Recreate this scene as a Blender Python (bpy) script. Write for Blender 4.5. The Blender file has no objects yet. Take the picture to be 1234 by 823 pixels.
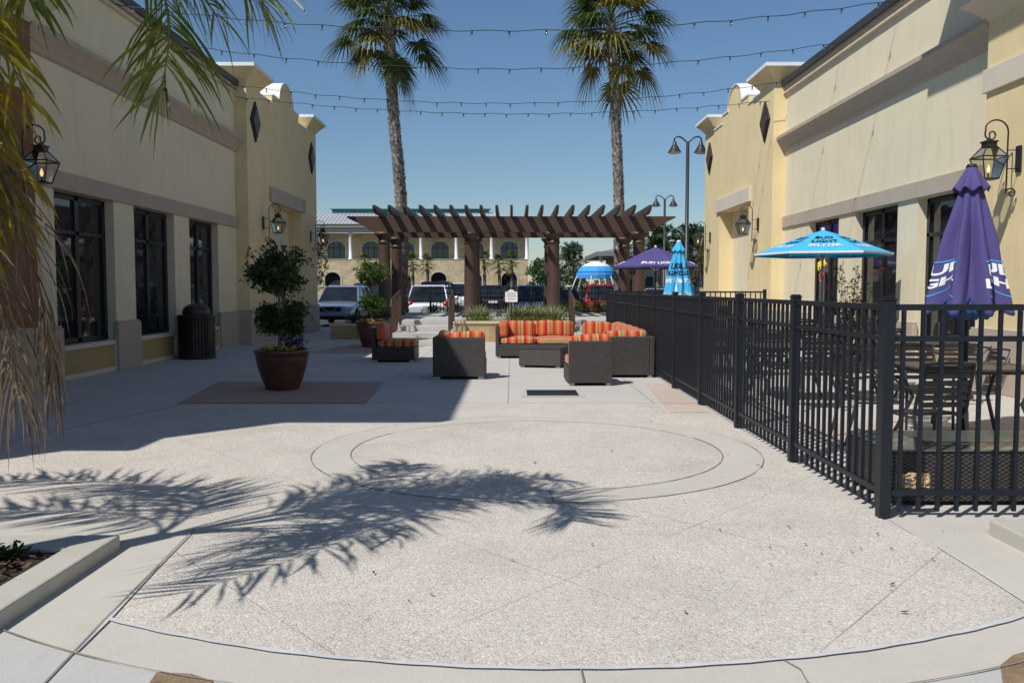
import bpy, bmesh, math, random
from mathutils import Vector, Matrix
R = math.radians
sc = bpy.context.scene
C = sc.collection
rnd = random.Random(7)
# ------------------------------------------------------------------ camera
cd = bpy.data.cameras.new('camera'); cam = bpy.data.objects.new('camera', cd); C.objects.link(cam)
cd.sensor_width = 36; cd.lens = 36*1050/1234; cd.clip_start = .05; cd.clip_end = 2000
cam.location = (0, 0, 1.5)
cam.rotation_euler = (R(90)-math.atan(64.5/1050), 0, 0)
sc.camera = cam
sc.render.resolution_x = 1024; sc.render.resolution_y = 682
# ------------------------------------------------------------------ light
LD = Vector((.565, .60, -1.0)).normalized()          # direction the sunlight travels
SUN_EL = math.asin(-LD.z); SUN_AZ = math.atan2(-LD.x, -LD.y)   # azimuth from +Y towards +X
w = bpy.data.worlds.new('World'); sc.world = w; w.use_nodes = True
nt = w.node_tree; nt.nodes.clear()
wo = nt.nodes.new('ShaderNodeOutputWorld'); bg = nt.nodes.new('ShaderNodeBackground')
sky = nt.nodes.new('ShaderNodeTexSky'); sky.sky_type = 'NISHITA'; sky.sun_disc = False
sky.sun_elevation = SUN_EL; sky.sun_rotation = SUN_AZ
sky.air_density = 1.25; sky.dust_density = 0; sky.ozone_density = 8; sky.altitude = 0
bg.inputs['Strength'].default_value = .08
nt.links.new(sky.outputs[0], bg.inputs[0]); nt.links.new(bg.outputs[0], wo.inputs[0])
sl = bpy.data.lights.new('sun', 'SUN'); sl.energy = 4.2; sl.angle = R(.53); sl.color = (1, .965, .92)
so = bpy.data.objects.new('sun', sl); C.objects.link(so)
so.rotation_euler = LD.to_track_quat('-Z', 'Y').to_euler(); so.location = (-20, -20, 30)
sc.view_settings.view_transform = 'Standard'; sc.view_settings.look = 'None'
sc.view_settings.exposure = .08; sc.view_settings.gamma = 1; sc.view_settings.use_curve_mapping = False
# ------------------------------------------------------------------ materials
MATS = {}
def srgb(r, g, b):
    f = lambda c: (c/255/12.92) if c/255 <= .04045 else ((c/255+.055)/1.055)**2.4
    return (f(r), f(g), f(b))
class NT:
    def __init__(s, name):
        s.m = bpy.data.materials.new(name); s.m.use_nodes = True; s.t = s.m.node_tree; s.t.nodes.clear()
        s.o = s.n('ShaderNodeOutputMaterial'); s.b = s.n('ShaderNodeBsdfPrincipled'); s.l(s.b.outputs[0], s.o.inputs[0])
        s.tc = s.n('ShaderNodeTexCoord'); s.co = s.tc.outputs['Object']
    def n(s, t, **k):
        x = s.t.nodes.new(t)
        for a, v in k.items(): setattr(x, a, v)
        return x
    def l(s, a, b): s.t.links.new(a, b)
    def math(s, op, a, b=None, c=None):
        x = s.n('ShaderNodeMath', operation=op)
        for i, v in enumerate((a, b, c)):
            if v is None: continue
            if isinstance(v, (int, float)): x.inputs[i].default_value = v
            else: s.l(v, x.inputs[i])
        return x.outputs[0]
    def noise(s, scale, detail=3, rough=.55, co=None):
        x = s.n('ShaderNodeTexNoise'); x.inputs['Scale'].default_value = scale
        x.inputs['Detail'].default_value = detail; x.inputs['Roughness'].default_value = rough
        s.l(co or s.co, x.inputs['Vector']); return x.outputs['Fac']
    def ramp(s, fac, stops, interp='LINEAR'):
        x = s.n('ShaderNodeValToRGB'); x.color_ramp.interpolation = interp; e = x.color_ramp.elements
        while len(e) < len(stops): e.new(.5)
        for i, (p, c) in enumerate(stops): e[i].position = p; e[i].color = (*c, 1) if len(c) == 3 else c
        s.l(fac, x.inputs[0]); return x.outputs[0]
    def mix(s, fac, a, b, mode='MIX'):
        x = s.n('ShaderNodeMix', data_type='RGBA', blend_type=mode)
        if isinstance(fac, (int, float)): x.inputs[0].default_value = fac
        else: s.l(fac, x.inputs[0])
        for i, v in ((6, a), (7, b)):
            if isinstance(v, tuple): x.inputs[i].default_value = (*v, 1)
            else: s.l(v, x.inputs[i])
        return x.outputs[2]
    def bump(s, h, strength, dist):
        x = s.n('ShaderNodeBump'); x.inputs['Strength'].default_value = strength; x.inputs['Distance'].default_value = dist
        s.l(h, x.inputs['Height']); s.l(x.outputs[0], s.b.inputs['Normal'])
    def set(s, **k):
        for a, v in k.items():
            i = s.b.inputs[a.replace('_', ' ')]
            if isinstance(v, (int, float)): i.default_value = v
            elif isinstance(v, tuple): i.default_value = (*v, 1) if len(v) == 3 else v
            else: s.l(v, i)
def shade(c, k): return tuple(min(1, v*k) for v in c)
def mat(name, col, rough=.6, var=.12, scale=6, bump=.0, bscale=60, bdist=.01, metal=0, spec=None, dirt=None, reveal=None):
    if name in MATS: return MATS[name]
    t = NT(name)
    n = t.noise(scale, 4); n2 = t.noise(scale*.17+.3, 3)
    a = t.math('ADD', t.math('MULTIPLY', n, .5), t.math('MULTIPLY', n2, .5))
    c = t.ramp(a, [(.3, shade(col, 1-var)), (.7, shade(col, 1+var))])
    if dirt:                                   # streaky wear in its own shape
        mp = t.n('ShaderNodeMapping'); mp.inputs['Scale'].default_value = (3, 3, .35); t.l(t.co, mp.inputs[0])
        d = t.ramp(t.noise(1.6, 5, .7, mp.outputs[0]), [(.52, (0, 0, 0)), (.75, (1, 1, 1))])
        c = t.mix(t.math('MULTIPLY', d, dirt), c, shade(col, .55))
        pt = t.ramp(t.noise(.55, 6, .75), [(.50, (0, 0, 0)), (.72, (1, 1, 1))]); c = t.mix(t.math('MULTIPLY', pt, .16), c, shade(col, .72))
    if reveal:
        c = t.mix(t.math('MULTIPLY', joints(t, c, reveal, .012), .22), c, shade(col, .4))
    t.set(Base_Color=c, Roughness=rough, Metallic=metal)
    if spec is not None: t.set(Specular_IOR_Level=spec)
    if bump: t.bump(t.noise(bscale, 3), bump, bdist)
    MATS[name] = t.m; return t.m
def joints(t, c, lines, width=.012):
    """lines: list of (ax, ay, offset, spacing) joints where ax*x+ay*y = offset (+k*spacing)"""
    sp = t.n('ShaderNodeSeparateXYZ'); t.l(t.co, sp.inputs[0]); tot = None
    for ax, ay, off, spc in lines:
        v = t.math('ADD', t.math('MULTIPLY', sp.outputs[0], ax), t.math('MULTIPLY', sp.outputs[1], ay))
        v = t.math('ADD', t.math('SUBTRACT', v, off), spc*200.5)
        v = t.math('ABSOLUTE', t.math('SUBTRACT', t.math('MODULO', v, spc), spc*.5))
        m = t.math('LESS_THAN', v, width*.5)
        tot = m if tot is None else t.math('MAXIMUM', tot, m)
    return tot
def concrete(name, col, lines=(), var=.1, jw=.012, grain=1.0):
    t = NT(name)
    a = t.math('ADD', t.math('MULTIPLY', t.noise(.55, 5, .6), .6), t.math('MULTIPLY', t.noise(7, 5, .7), .4))
    c = t.ramp(a, [(.3, shade(col, 1-var)), (.7, shade(col, 1+var))])
    s = t.ramp(t.noise(2.3, 6, .75), [(.60, (0, 0, 0)), (.78, (1, 1, 1))])
    c = t.mix(t.math('MULTIPLY', s, .30), c, shade(col, .5))
    s2 = t.ramp(t.noise(.45, 6, .7), [(.46, (0, 0, 0)), (.68, (1, 1, 1))]); c = t.mix(t.math('MULTIPLY', s2, .22), c, shade(col, .7))
    g = t.ramp(t.noise(180, 2), [(.35, shade((1,)*3, .86)), (.65, (1, 1, 1))])
    c = t.mix(grain, c, g, 'MULTIPLY')
    h = t.noise(120, 3)
    if lines:
        j = joints(t, c, lines, jw); c = t.mix(t.math('MULTIPLY', j, .75), c, shade(col, .25))
        h = t.math('SUBTRACT', h, t.math('MULTIPLY', j, 3))
    t.set(Base_Color=c, Roughness=.85, Specular_IOR_Level=.3); t.bump(h, .35, .004)
    MATS[name] = t.m; return t.m
def aggregate(name, lines):
    t = NT(name)
    v = t.n('ShaderNodeTexVoronoi'); v.inputs['Scale'].default_value = 110; t.l(t.co, v.inputs['Vector'])
    sep = t.n('ShaderNodeSeparateColor'); t.l(v.outputs['Color'], sep.inputs[0])
    c = t.ramp(sep.outputs[0], [(0, (.36, .31, .26)), (.06, (.50, .455, .39)), (.35, (.585, .545, .475)), (.75, (.64, .605, .54)), (.93, (.70, .67, .61)), (1, (.80, .775, .72))])
    e = t.ramp(v.outputs['Distance'], [(.35, (1, 1, 1)), (.75, (.82, .79, .76))])
    c = t.mix(.75, c, e, 'MULTIPLY')
    big = t.ramp(t.noise(.9, 7, .75), [(.33, (.84, .83, .82)), (.5, (.97, .965, .96)), (.68, (1.06, 1.05, 1.03))])
    c = t.mix(1, c, big, 'MULTIPLY')
    blot = t.ramp(t.noise(3.1, 6, .7), [(.58, (0, 0, 0)), (.8, (1, 1, 1))])
    c = t.mix(t.math('MULTIPLY', blot, .22), c, (.42, .39, .35))
    gum = t.n('ShaderNodeTexVoronoi'); gum.inputs['Scale'].default_value = 2.4; t.l(t.co, gum.inputs['Vector'])
    c = t.mix(t.math('MULTIPLY', t.math('LESS_THAN', gum.outputs['Distance'], .045), .45), c, (.22, .20, .18))
    drift = t.ramp(t.noise(.35, 5, .65), [(.45, (0, 0, 0)), (.7, (1, 1, 1))]); c = t.mix(t.math('MULTIPLY', drift, .30), c, (.56, .49, .43))
    h = t.math('MULTIPLY', v.outputs['Distance'], -1.0)
    if lines:
        j = joints(t, c, lines, .010); c = t.mix(t.math('MULTIPLY', j, t.ramp(t.noise(.8, 3), [(.35, (.12,)*3), (.65, (.75,)*3)])), c, (.16, .14, .12))
        h = t.math('SUBTRACT', h, t.math('MULTIPLY', j, 2))
    t.set(Base_Color=c, Roughness=.8, Specular_IOR_Level=.3); t.bump(h, .5, .005)
    MATS[name] = t.m; return t.m
def brickmat(name, c1, c2, mortar, bw, bh, msize=.012, bump=.4, bias=0, facade='xz'):
    t = NT(name); sp = t.n('ShaderNodeSeparateXYZ'); t.l(t.co, sp.inputs[0]); cb = t.n('ShaderNodeCombineXYZ')
    if facade == 'xz':
        t.l(t.math('ADD', sp.outputs[0], sp.outputs[1]), cb.inputs[0]); t.l(sp.outputs[2], cb.inputs[1])
    else:
        t.l(sp.outputs[0], cb.inputs[0]); t.l(sp.outputs[1], cb.inputs[1])
    b = t.n('ShaderNodeTexBrick'); t.l(cb.outputs[0], b.inputs['Vector'])
    b.inputs['Color1'].default_value = (*c1, 1); b.inputs['Color2'].default_value = (*c2, 1); b.inputs['Mortar'].default_value = (*mortar, 1)
    b.inputs['Scale'].default_value = 1; b.inputs['Mortar Size'].default_value = msize
    b.inputs['Brick Width'].default_value = bw; b.inputs['Row Height'].default_value = bh; b.inputs['Bias'].default_value = bias
    n = t.ramp(t.noise(3, 5, .7), [(.3, (.75, .74, .72)), (.7, (1.1, 1.1, 1.1))])
    c = t.mix(1, b.outputs['Color'], n, 'MULTIPLY')
    t.set(Base_Color=c, Roughness=.85)
    t.bump(t.math('SUBTRACT', t.noise(40, 3), b.outputs['Fac']), bump, .01)
    MATS[name] = t.m; return t.m
def wicker():
    t = NT('dark_wicker'); sp = t.n('ShaderNodeSeparateXYZ'); t.l(t.co, sp.inputs[0])
    u = t.math('MULTIPLY', t.math('ADD', sp.outputs[0], sp.outputs[1]), 2*math.pi/.05)
    v = t.math('MULTIPLY', sp.outputs[2], 2*math.pi/.03)
    h = t.math('MULTIPLY', t.math('SINE', u), t.math('SINE', v))
    h2 = t.math('ADD', t.math('MULTIPLY', h, .5), .5)
    c = t.ramp(t.math('ADD', t.math('MULTIPLY', h2, .7), t.math('MULTIPLY', t.noise(14, 4), .5)), [(.15, (.004, .003, .003)), (.55, (.032, .027, .024)), (1, (.095, .082, .072))])
    t.set(Base_Color=c, Roughness=.5); t.bump(h2, .8, .008)
    MATS['dark_wicker'] = t.m; return t.m
def stripes(name, axis):
    t = NT(name); sp = t.n('ShaderNodeSeparateXYZ'); t.l(t.co, sp.inputs[0])
    v = t.math('ADD', sp.outputs[axis], 10.13); v = t.math('DIVIDE', t.math('MODULO', v, .36), .36)
    O = (.62, .13, .035); Rr = (.36, .02, .016); T = (.42, .28, .13); B = (.22, .12, .05); Y = (.75, .32, .07)
    c = t.ramp(v, [(0, O), (.13, Rr), (.23, O), (.33, T), (.42, B), (.46, T), (.53, Y), (.6, Rr), (.72, (.55, .04, .02)), (.8, O), (.88, T), (.96, Y)], 'CONSTANT')
    n = t.ramp(t.noise(30, 3), [(.3, (.85,)*3), (.7, (1.05,)*3)])
    t.set(Base_Color=t.mix(1, c, n, 'MULTIPLY'), Roughness=.9, Sheen_Weight=.2)
    t.bump(t.noise(400, 2), .3, .002); MATS[name] = t.m; return t.m
def leafmat(name, c1, c2, trans=.25, rough=.45):
    t = NT(name); g = t.n('ShaderNodeNewGeometry')
    c = t.ramp(g.outputs['Random Per Island'], [(0, c1), (1, c2)])
    n = t.ramp(t.noise(9, 3), [(.3, (.75,)*3), (.7, (1.15,)*3)])
    c = t.mix(1, c, n, 'MULTIPLY')
    t.set(Base_Color=c, Roughness=rough)
    tr = t.n('ShaderNodeBsdfTranslucent'); t.l(c, tr.inputs[0]); mx = t.n('ShaderNodeMixShader'); mx.inputs[0].default_value = trans
    t.l(t.b.outputs[0], mx.inputs[1]); t.l(tr.outputs[0], mx.inputs[2]); t.l(mx.outputs[0], t.o.inputs[0])
    MATS[name] = t.m; return t.m
def glassdark(name, col=(.012, .014, .016), rough=.03):
    t = NT(name); n = t.noise(1.3, 3)
    c = t.ramp(n, [(.4, col), (.7, shade(col, 2.2))])
    t.set(Base_Color=c, Roughness=rough, Specular_IOR_Level=.6); t.bump(t.noise(.9, 2), .05, .02)
    MATS[name] = t.m; return t.m
def clearglass(name, tint=(.9, .93, .92), op=.12):
    t = NT(name)
    tr = t.n('ShaderNodeBsdfTransparent'); tr.inputs[0].default_value = (*tint, 1)
    gl = t.n('ShaderNodeBsdfGlossy'); gl.inputs['Roughness'].default_value = .05
    fr = t.n('ShaderNodeFresnel'); fr.inputs[0].default_value = 1.5
    mx = t.n('ShaderNodeMixShader'); t.l(t.math('ADD', fr.outputs[0], op), mx.inputs[0]); t.l(tr.outputs[0], mx.inputs[1]); t.l(gl.outputs[0], mx.inputs[2])
    t.l(mx.outputs[0], t.o.inputs[0]); MATS[name] = t.m; return t.m
def emis(name, col, st):
    t = NT(name); t.set(Base_Color=col, Emission_Color=col, Emission_Strength=st); MATS[name] = t.m; return t.m

M_cream = mat('cream_stucco', (.75, .665, .47), .9, .05, 2, .3, 120, .006, dirt=.25, reveal=[(0, 1, .65, 2.4)])
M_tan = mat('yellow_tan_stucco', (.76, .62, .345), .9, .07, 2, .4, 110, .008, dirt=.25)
M_taupe = mat('taupe_trim', (.45, .375, .295), .85, .07, 3, .25, 120, .004, dirt=.3)
M_ltrim = mat('pale_trim', (.63, .565, .45), .85, .05, 3, .2, 150, .004)
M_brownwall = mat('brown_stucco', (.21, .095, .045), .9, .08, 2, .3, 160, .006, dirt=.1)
M_white = mat('white_coping', (.78, .78, .76), .6, .05, 3)
M_panel = mat('ochre_panel', (.42, .31, .13), .9, .08, 3, .3, 160, .005)
M_darkmetal = mat('dark_roof_metal', (.045, .042, .042), .45, .2, 4)
M_black = mat('black_powder_coat', (.006, .009, .014), .5, .25, 9)
M_winframe = mat('black_window_frame', (.008, .008, .009), .4, .2, 9)
M_pane = glassdark('dark_window_glass')
M_iron = mat('wrought_iron', (.012, .011, .011), .45, .3, 20)
M_flame = emis('gas_flame', (1, .62, .35), 1.3)
M_lampglass = clearglass('lantern_glass', (.86, .86, .82), .03)
M_diamond = mat('bronze_medallion', (.065, .032, .025), .5, .5, 18, .8, 25, .03)
M_diaframe = mat('dark_medallion_frame', (.014, .012, .012), .5, .2, 10)
M_asph = concrete('asphalt', (.06, .06, .062), var=.15)
M_conc = concrete('plaza_concrete', (.56, .525, .475), [(0, 1, 11.2, 2.05), (1, 0, -1.95, 1.9)], .07)
M_band = concrete('smooth_concrete_band', (.565, .53, .46), [], .07)
M_kerb = concrete('kerb_concrete', (.50, .475, .41), [], .12)
M_apron = concrete('bluish_concrete', (.52, .505, .465), [], .08)
M_pebble = mat('brown_pebble_paving', (.25, .17, .10), .9, .35, 60, .8, 90, .01)
M_agg = aggregate('exposed_aggregate', [(-1.17, 1, 4.07, 2.05), (1.17, 1, 4.71, 2.08)])
M_agg2 = aggregate('exposed_aggregate_inner', [])
M_terra = concrete('terracotta_stain', (.44, .31, .25), [(0, 1, 0, .0001)] if False else [], .12)
M_peach = concrete('peach_stain', (.56, .465, .39), [], .1)
M_caulk = mat('white_caulk', (.56, .56, .55), .6, .12, 20)
M_jointd = mat('dark_joint', (.22, .20, .17), .9, .2, 20)
M_mulch = mat('mulch_soil', (.035, .02, .012), .95, .4, 30, 1, 30, .03)
M_chip = leafmat('bark_chips', (.03, .015, .008), (.17, .085, .045), 0, .9)
M_stone = brickmat('tan_stone_veneer', (.66, .53, .32), (.50, .39, .23), (.52, .44, .31), .75, .35, .015, .5)
M_planter = brickmat('planter_stone', (.46, .35, .19), (.38, .28, .15), (.3, .24, .15), .38, .19, .01, .5)
M_planter2 = brickmat('planter_tile', (.50, .38, .20), (.43, .31, .16), (.33, .25, .14), .16, .42, .008, .4)
M_cap = mat('stone_cap', (.52, .43, .30), .8, .1, 5, .3, 60)
M_step = concrete('step_concrete', (.52, .50, .46), [], .08)
M_perg = mat('brown_painted_timber', (.070, .038, .027), .5, .18, 5, .25, 40, .004)
M_wick = wicker()
M_strx = stripes('striped_fabric', 0); M_stry = stripes('striped_fabric_side', 1)
M_foot = mat('grey_foot', (.35, .35, .36), .4, .1, 10, metal=.6)
M_pot = mat('glazed_clay', (.085, .034, .022), .28, .45, 5, .15, 20)
M_pot2 = mat('plum_glazed_clay', (.11, .05, .045), .35, .25, 4, .15, 20)
M_soil = mat('potting_soil', (.03, .02, .013), .95, .3, 30, .8, 40)
M_topi = leafmat('topiary_leaf', (.012, .032, .008), (.045, .095, .018))
M_topil = leafmat('bright_topiary_leaf', (.03, .075, .010), (.10, .17, .025))
M_flowy = leafmat('yellow_petal', (.55, .50, .02), (.75, .60, .04))
M_flowp = leafmat('purple_petal', (.03, .012, .07), (.08, .03, .16))
M_flowr = leafmat('red_petal', (.35, .02, .03), (.6, .12, .10))
M_bark = mat('grey_bark', (.20, .15, .11), .9, .3, 14, .8, 40, .02)
M_palmbark = mat('palm_bark', (.17, .14, .115), .9, .35, 12, .8, 30, .03)
M_boot = leafmat('palm_boot', (.14, .11, .085), (.50, .46, .41), 0, .85)
M_fan1 = leafmat('fan_leaf_green', (.03, .06, .010), (.12, .17, .03), .28)
M_fan2 = leafmat('fan_leaf_yellowed', (.06, .085, .012), (.38, .30, .06), .3)
M_fan3 = leafmat('fan_leaf_brown', (.16, .10, .045), (.30, .20, .10), .15, .8)
M_petiole = mat('petiole', (.09, .12, .03), .5, .2, 8)
M_qgreen = leafmat('feather_leaf_green', (.08, .125, .014), (.27, .31, .05), .4)
M_qyell = leafmat('feather_leaf_yellow', (.20, .20, .01), (.42, .30, .02), .4)
M_qdead = leafmat('feather_leaf_dead', (.09, .055, .03), (.30, .22, .14), .15, .85)
M_rach = mat('rachis', (.16, .17, .04), .5, .2, 8)
M_rachd = mat('dead_rachis', (.13, .065, .03), .8, .3, 8)
M_grass = leafmat('variegated_blade', (.14, .20, .06), (.55, .55, .32), .25)
M_cover = leafmat('lime_ground_cover', (.10, .16, .02), (.28, .30, .03), .25)
M_hedge = leafmat('hedge_leaf', (.02, .045, .01), (.16, .17, .02), .2)
M_darkhedge = leafmat('dark_leaf', (.010, .025, .007), (.035, .065, .014), .2)
M_tree = leafmat('tree_leaf', (.015, .04, .01), (.05, .09, .02), .2)
M_treeg = leafmat('bright_tree_leaf', (.03, .09, .02), (.07, .16, .03), .2)
M_treeo = leafmat('olive_tree_leaf', (.03, .045, .01), (.16, .13, .02), .2)
M_trunk = mat('tree_bark', (.16, .12, .09), .9, .3, 14, .6, 30, .02)
M_chair = mat('dark_grey_metal_slat', (.028, .026, .025), .42, .2, 8)
M_table = mat('grey_brown_table', (.075, .064, .056), .4, .2, 6)
M_glasstop = glassdark('grey_green_glass_top', (.085, .095, .082), .12)
M_blue = mat('sky_blue_canvas', (.055, .42, .72), .85, .06, 8, .2, 300, .002)
M_purple = mat('purple_canvas', (.072, .058, .195), .85, .10, 8, .2, 300, .002)
M_navy = mat('navy_print', (.008, .015, .06), .8, .1, 8)
M_wprint = mat('white_print', (.75, .76, .78), .8, .05, 8)
M_bprint = mat('light_blue_print', (.05, .35, .70), .8, .05, 8)
M_lining = mat('blue_lining', (.025, .12, .30), .85, .1, 8)
M_pole = mat('umbrella_pole', (.22, .28, .34), .4, .1, 8, metal=.5)
M_can = mat('trash_can_black', (.016, .012, .012), .38, .25, 8)
M_dome = mat('trash_can_dome', (.05, .022, .02), .35, .25, 8)
M_bag = mat('brown_paper', (.48, .33, .18), .85, .25, 25, .6, 30, .01)
M_roof = mat('standing_seam_roof', (.42, .43, .44), .45, .1, 1)
M_teal = mat('teal_glazing', (.03, .14, .15), .2, .3, 2)
M_archglass = glassdark('blue_green_glass', (.02, .045, .06), .05)
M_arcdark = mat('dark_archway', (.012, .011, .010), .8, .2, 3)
M_farcream = mat('far_cream_wall', (.55, .49, .38), .85, .06, 2)
M_farroof = mat('far_grey_roof', (.20, .20, .21), .6, .1, 2)
M_tyre = mat('tyre_rubber', (.01, .01, .01), .8, .2, 20)
M_rim = mat('alloy_rim', (.45, .46, .48), .3, .1, 10, metal=.8)
M_carglass = glassdark('car_glass', (.012, .016, .02), .03)
M_headl = mat('headlight_lens', (.6, .62, .65), .1, .1, 10)
M_tail = mat('tail_light_lens', (.5, .015, .01), .2, .2, 10)
M_plate = mat('number_plate', (.7, .7, .68), .5, .05, 10)
M_sign = mat('white_sign', (.75, .75, .73), .5, .04, 8)
M_grate = mat('drain_grate', (.035, .035, .036), .5, .2, 20, metal=.4)
M_lamp = mat('lamp_post_black', (.03, .032, .036), .4, .2, 8)
M_bulb = clearglass('bulb_glass', (.85, .85, .85), .35)
M_cable = mat('black_cable', (.01, .01, .01), .6, .2, 10)
M_steel = mat('white_tube', (.6, .6, .6), .4, .05, 5)
def carpaint(name, col):
    if name in MATS: return MATS[name]
    t = NT(name); n = t.noise(2, 3)
    t.set(Base_Color=t.ramp(n, [(.3, shade(col, .92)), (.7, shade(col, 1.06))]), Roughness=.35, Metallic=.35, Coat_Weight=.8, Coat_Roughness=.05)
    MATS[name] = t.m; return t.m
# ------------------------------------------------------------------ mesh builder
class MB:
    def __init__(s): s.v = []; s.f = []; s.mi = []
    def add(s, vs, fs, mi=0, M=None):
        o = len(s.v)
        s.v += [tuple(M @ Vector(v)) if M else tuple(v) for v in vs]
        s.f += [tuple(i+o for i in f) for f in fs]; s.mi += [mi]*len(fs); return s
    def box(s, x0, x1, y0, y1, z0, z1, mi=0, M=None):
        x0, x1 = sorted((x0, x1)); y0, y1 = sorted((y0, y1)); z0, z1 = sorted((z0, z1))
        v = [(x0,y0,z0),(x1,y0,z0),(x1,y1,z0),(x0,y1,z0),(x0,y0,z1),(x1,y0,z1),(x1,y1,z1),(x0,y1,z1)]
        return s.add(v, [(0,3,2,1),(4,5,6,7),(0,1,5,4),(1,2,6,5),(2,3,7,6),(3,0,4,7)], mi, M)
    def tube(s, pts, r, n=8, mi=0, cap=True):
        pts = [Vector(p) for p in pts]; rs = r if isinstance(r, (list, tuple)) else [r]*len(pts)
        vs = []; fs = []; u = None
        for i, p in enumerate(pts):
            t = (pts[min(i+1, len(pts)-1)]-pts[max(i-1, 0)]).normalized()
            if u is None: u = t.orthogonal().normalized()
            else:
                u = u - t*u.dot(t); u = u.normalized() if u.length > 1e-6 else t.orthogonal().normalized()
            b = t.cross(u)
            for k in range(n):
                a = 2*math.pi*k/n; vs.append(p+(u*math.cos(a)+b*math.sin(a))*rs[i])
        for i in range(len(pts)-1):
            for k in range(n):
                fs.append((i*n+k, i*n+(k+1)%n, (i+1)*n+(k+1)%n, (i+1)*n+k))
        if cap: fs.append(tuple(reversed(range(n)))); fs.append(tuple((len(pts)-1)*n+k for k in range(n)))
        return s.add(vs, fs, mi)
    def lathe(s, prof, n=24, c=(0, 0), mi=0, M=None, cap=False):
        vs = []; fs = []
        for r, z in prof:
            for k in range(n):
                a = 2*math.pi*k/n; vs.append((c[0]+r*math.cos(a), c[1]+r*math.sin(a), z))
        for i in range(len(prof)-1):
            for k in range(n): fs.append((i*n+k, i*n+(k+1)%n, (i+1)*n+(k+1)%n, (i+1)*n+k))
        if cap: fs.append(tuple(reversed(range(n)))); fs.append(tuple((len(prof)-1)*n+k for k in range(n)))
        return s.add(vs, fs, mi, M)
    def prism(s, poly, fn, a, b, mi=0, M=None):
        """poly of 2D points extruded between a and b; fn(u,v,t)->xyz"""
        n = len(poly); vs = [fn(u, v, a) for u, v in poly]+[fn(u, v, b) for u, v in poly]
        fs = [(i, (i+1)%n, n+(i+1)%n, n+i) for i in range(n)]+[tuple(reversed(range(n))), tuple(range(n, 2*n))]
        return s.add(vs, fs, mi, M)
    def build(s, name, mats, parent=None, smooth=False, loc=None, bevel=0, fixn=True):
        me = bpy.data.meshes.new(name); me.from_pydata(s.v, [], s.f)
        if not isinstance(mats, (list, tuple)): mats = [mats]
        for m in mats: me.materials.append(m)
        if len(mats) > 1: me.polygons.foreach_set('material_index', s.mi)
        if fixn and len(s.f) < 20000:
            bm = bmesh.new(); bm.from_mesh(me); bmesh.ops.recalc_face_normals(bm, faces=bm.faces); bm.to_mesh(me); bm.free()
        if smooth: me.polygons.foreach_set('use_smooth', [True]*len(me.polygons))
        me.update(); o = bpy.data.objects.new(name, me); C.objects.link(o)
        if parent: o.parent = parent
        if loc: o.location = loc
        if bevel:
            b = o.modifiers.new('bevel', 'BEVEL'); b.width = bevel; b.segments = 3 if bevel > .015 else 2; b.limit_method = 'ANGLE'
            if bevel > .015: me.polygons.foreach_set('use_smooth', [True]*len(me.polygons)); b.harden_normals = False
        return o
def tag(o, label=None, cat=None, group=None, kind=None):
    if label: o['label'] = label
    if cat: o['category'] = cat
    if group: o['group'] = group
    if kind: o['kind'] = kind
    return o
def empty(name, loc=(0, 0, 0), rz=0, label=None, cat=None, group=None):
    o = bpy.data.objects.new(name, None); C.objects.link(o); o.location = loc; o.rotation_euler = (0, 0, rz)
    o.empty_display_size = .2
    return tag(o, label, cat, group)
def kids(o): return [c for c in C.objects if c.parent == o]
def copy_tree(o, parent=None):
    c = o.copy(); C.objects.link(c)
    if parent: c.parent = parent
    for ch in list(o.children): copy_tree(ch, c)
    return c
bpy.context.view_layer.update()
def struct(mb, name, m, **k): o = mb.build(name, m, **k); o['kind'] = 'structure'; return o
def text_mb(txt, size, bold=.02, spacing=1.0):
    cu = bpy.data.curves.new('t', 'FONT'); cu.body = txt; cu.size = size; cu.align_x = 'CENTER'; cu.offset = bold*size; cu.space_character = spacing
    cu.space_line = .85; cu.resolution_u = 3
    ob = bpy.data.objects.new('t', cu); C.objects.link(ob); dg = bpy.context.evaluated_depsgraph_get(); dg.update()
    me = bpy.data.meshes.new_from_object(ob.evaluated_get(dg))
    bm = bmesh.new(); bm.from_mesh(me)
    bmesh.ops.triangulate(bm, faces=bm.faces)
    for _ in range(3):
        es = [e for e in bm.edges if e.calc_length() > size*.12]
        if es: bmesh.ops.subdivide_edges(bm, edges=es, cuts=1)
        bmesh.ops.triangulate(bm, faces=bm.faces)
    vs = [v.co.copy() for v in bm.verts]; bm.verts.index_update(); fs = [tuple(v.index for v in f.verts) for f in bm.faces]
    bm.free(); bpy.data.objects.remove(ob); bpy.data.curves.remove(cu); bpy.data.meshes.remove(me)
    return vs, fs
def arcpts(cx, cy, r, a0, a1, n): return [(cx+r*math.cos(a0+(a1-a0)*i/n), cy+r*math.sin(a0+(a1-a0)*i/n)) for i in range(n+1)]
def sheet(poly, z, name, m):
    b = MB(); b.add([(x, y, z) for x, y in poly], [tuple(range(len(poly)))]); return struct(b, name, m)
def strip(pts, wd, z, name, m, zfn=None):
    b = MB(); vs = []; P = [Vector((x, y)) for x, y in pts]
    for i, p in enumerate(P):
        t = (P[min(i+1, len(P)-1)]-P[max(i-1, 0)]).normalized(); nrm = Vector((-t.y, t.x))
        k = wd*(.5+.12*math.sin(i*1.7)+.08*math.sin(i*.6))
        for sgn in (1, -1): q = p+nrm*k*sgn; vs.append((q.x, q.y, z))
    b.add(vs, [(2*i, 2*i+1, 2*i+3, 2*i+2) for i in range(len(P)-1)]); return struct(b, name, m)
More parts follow.
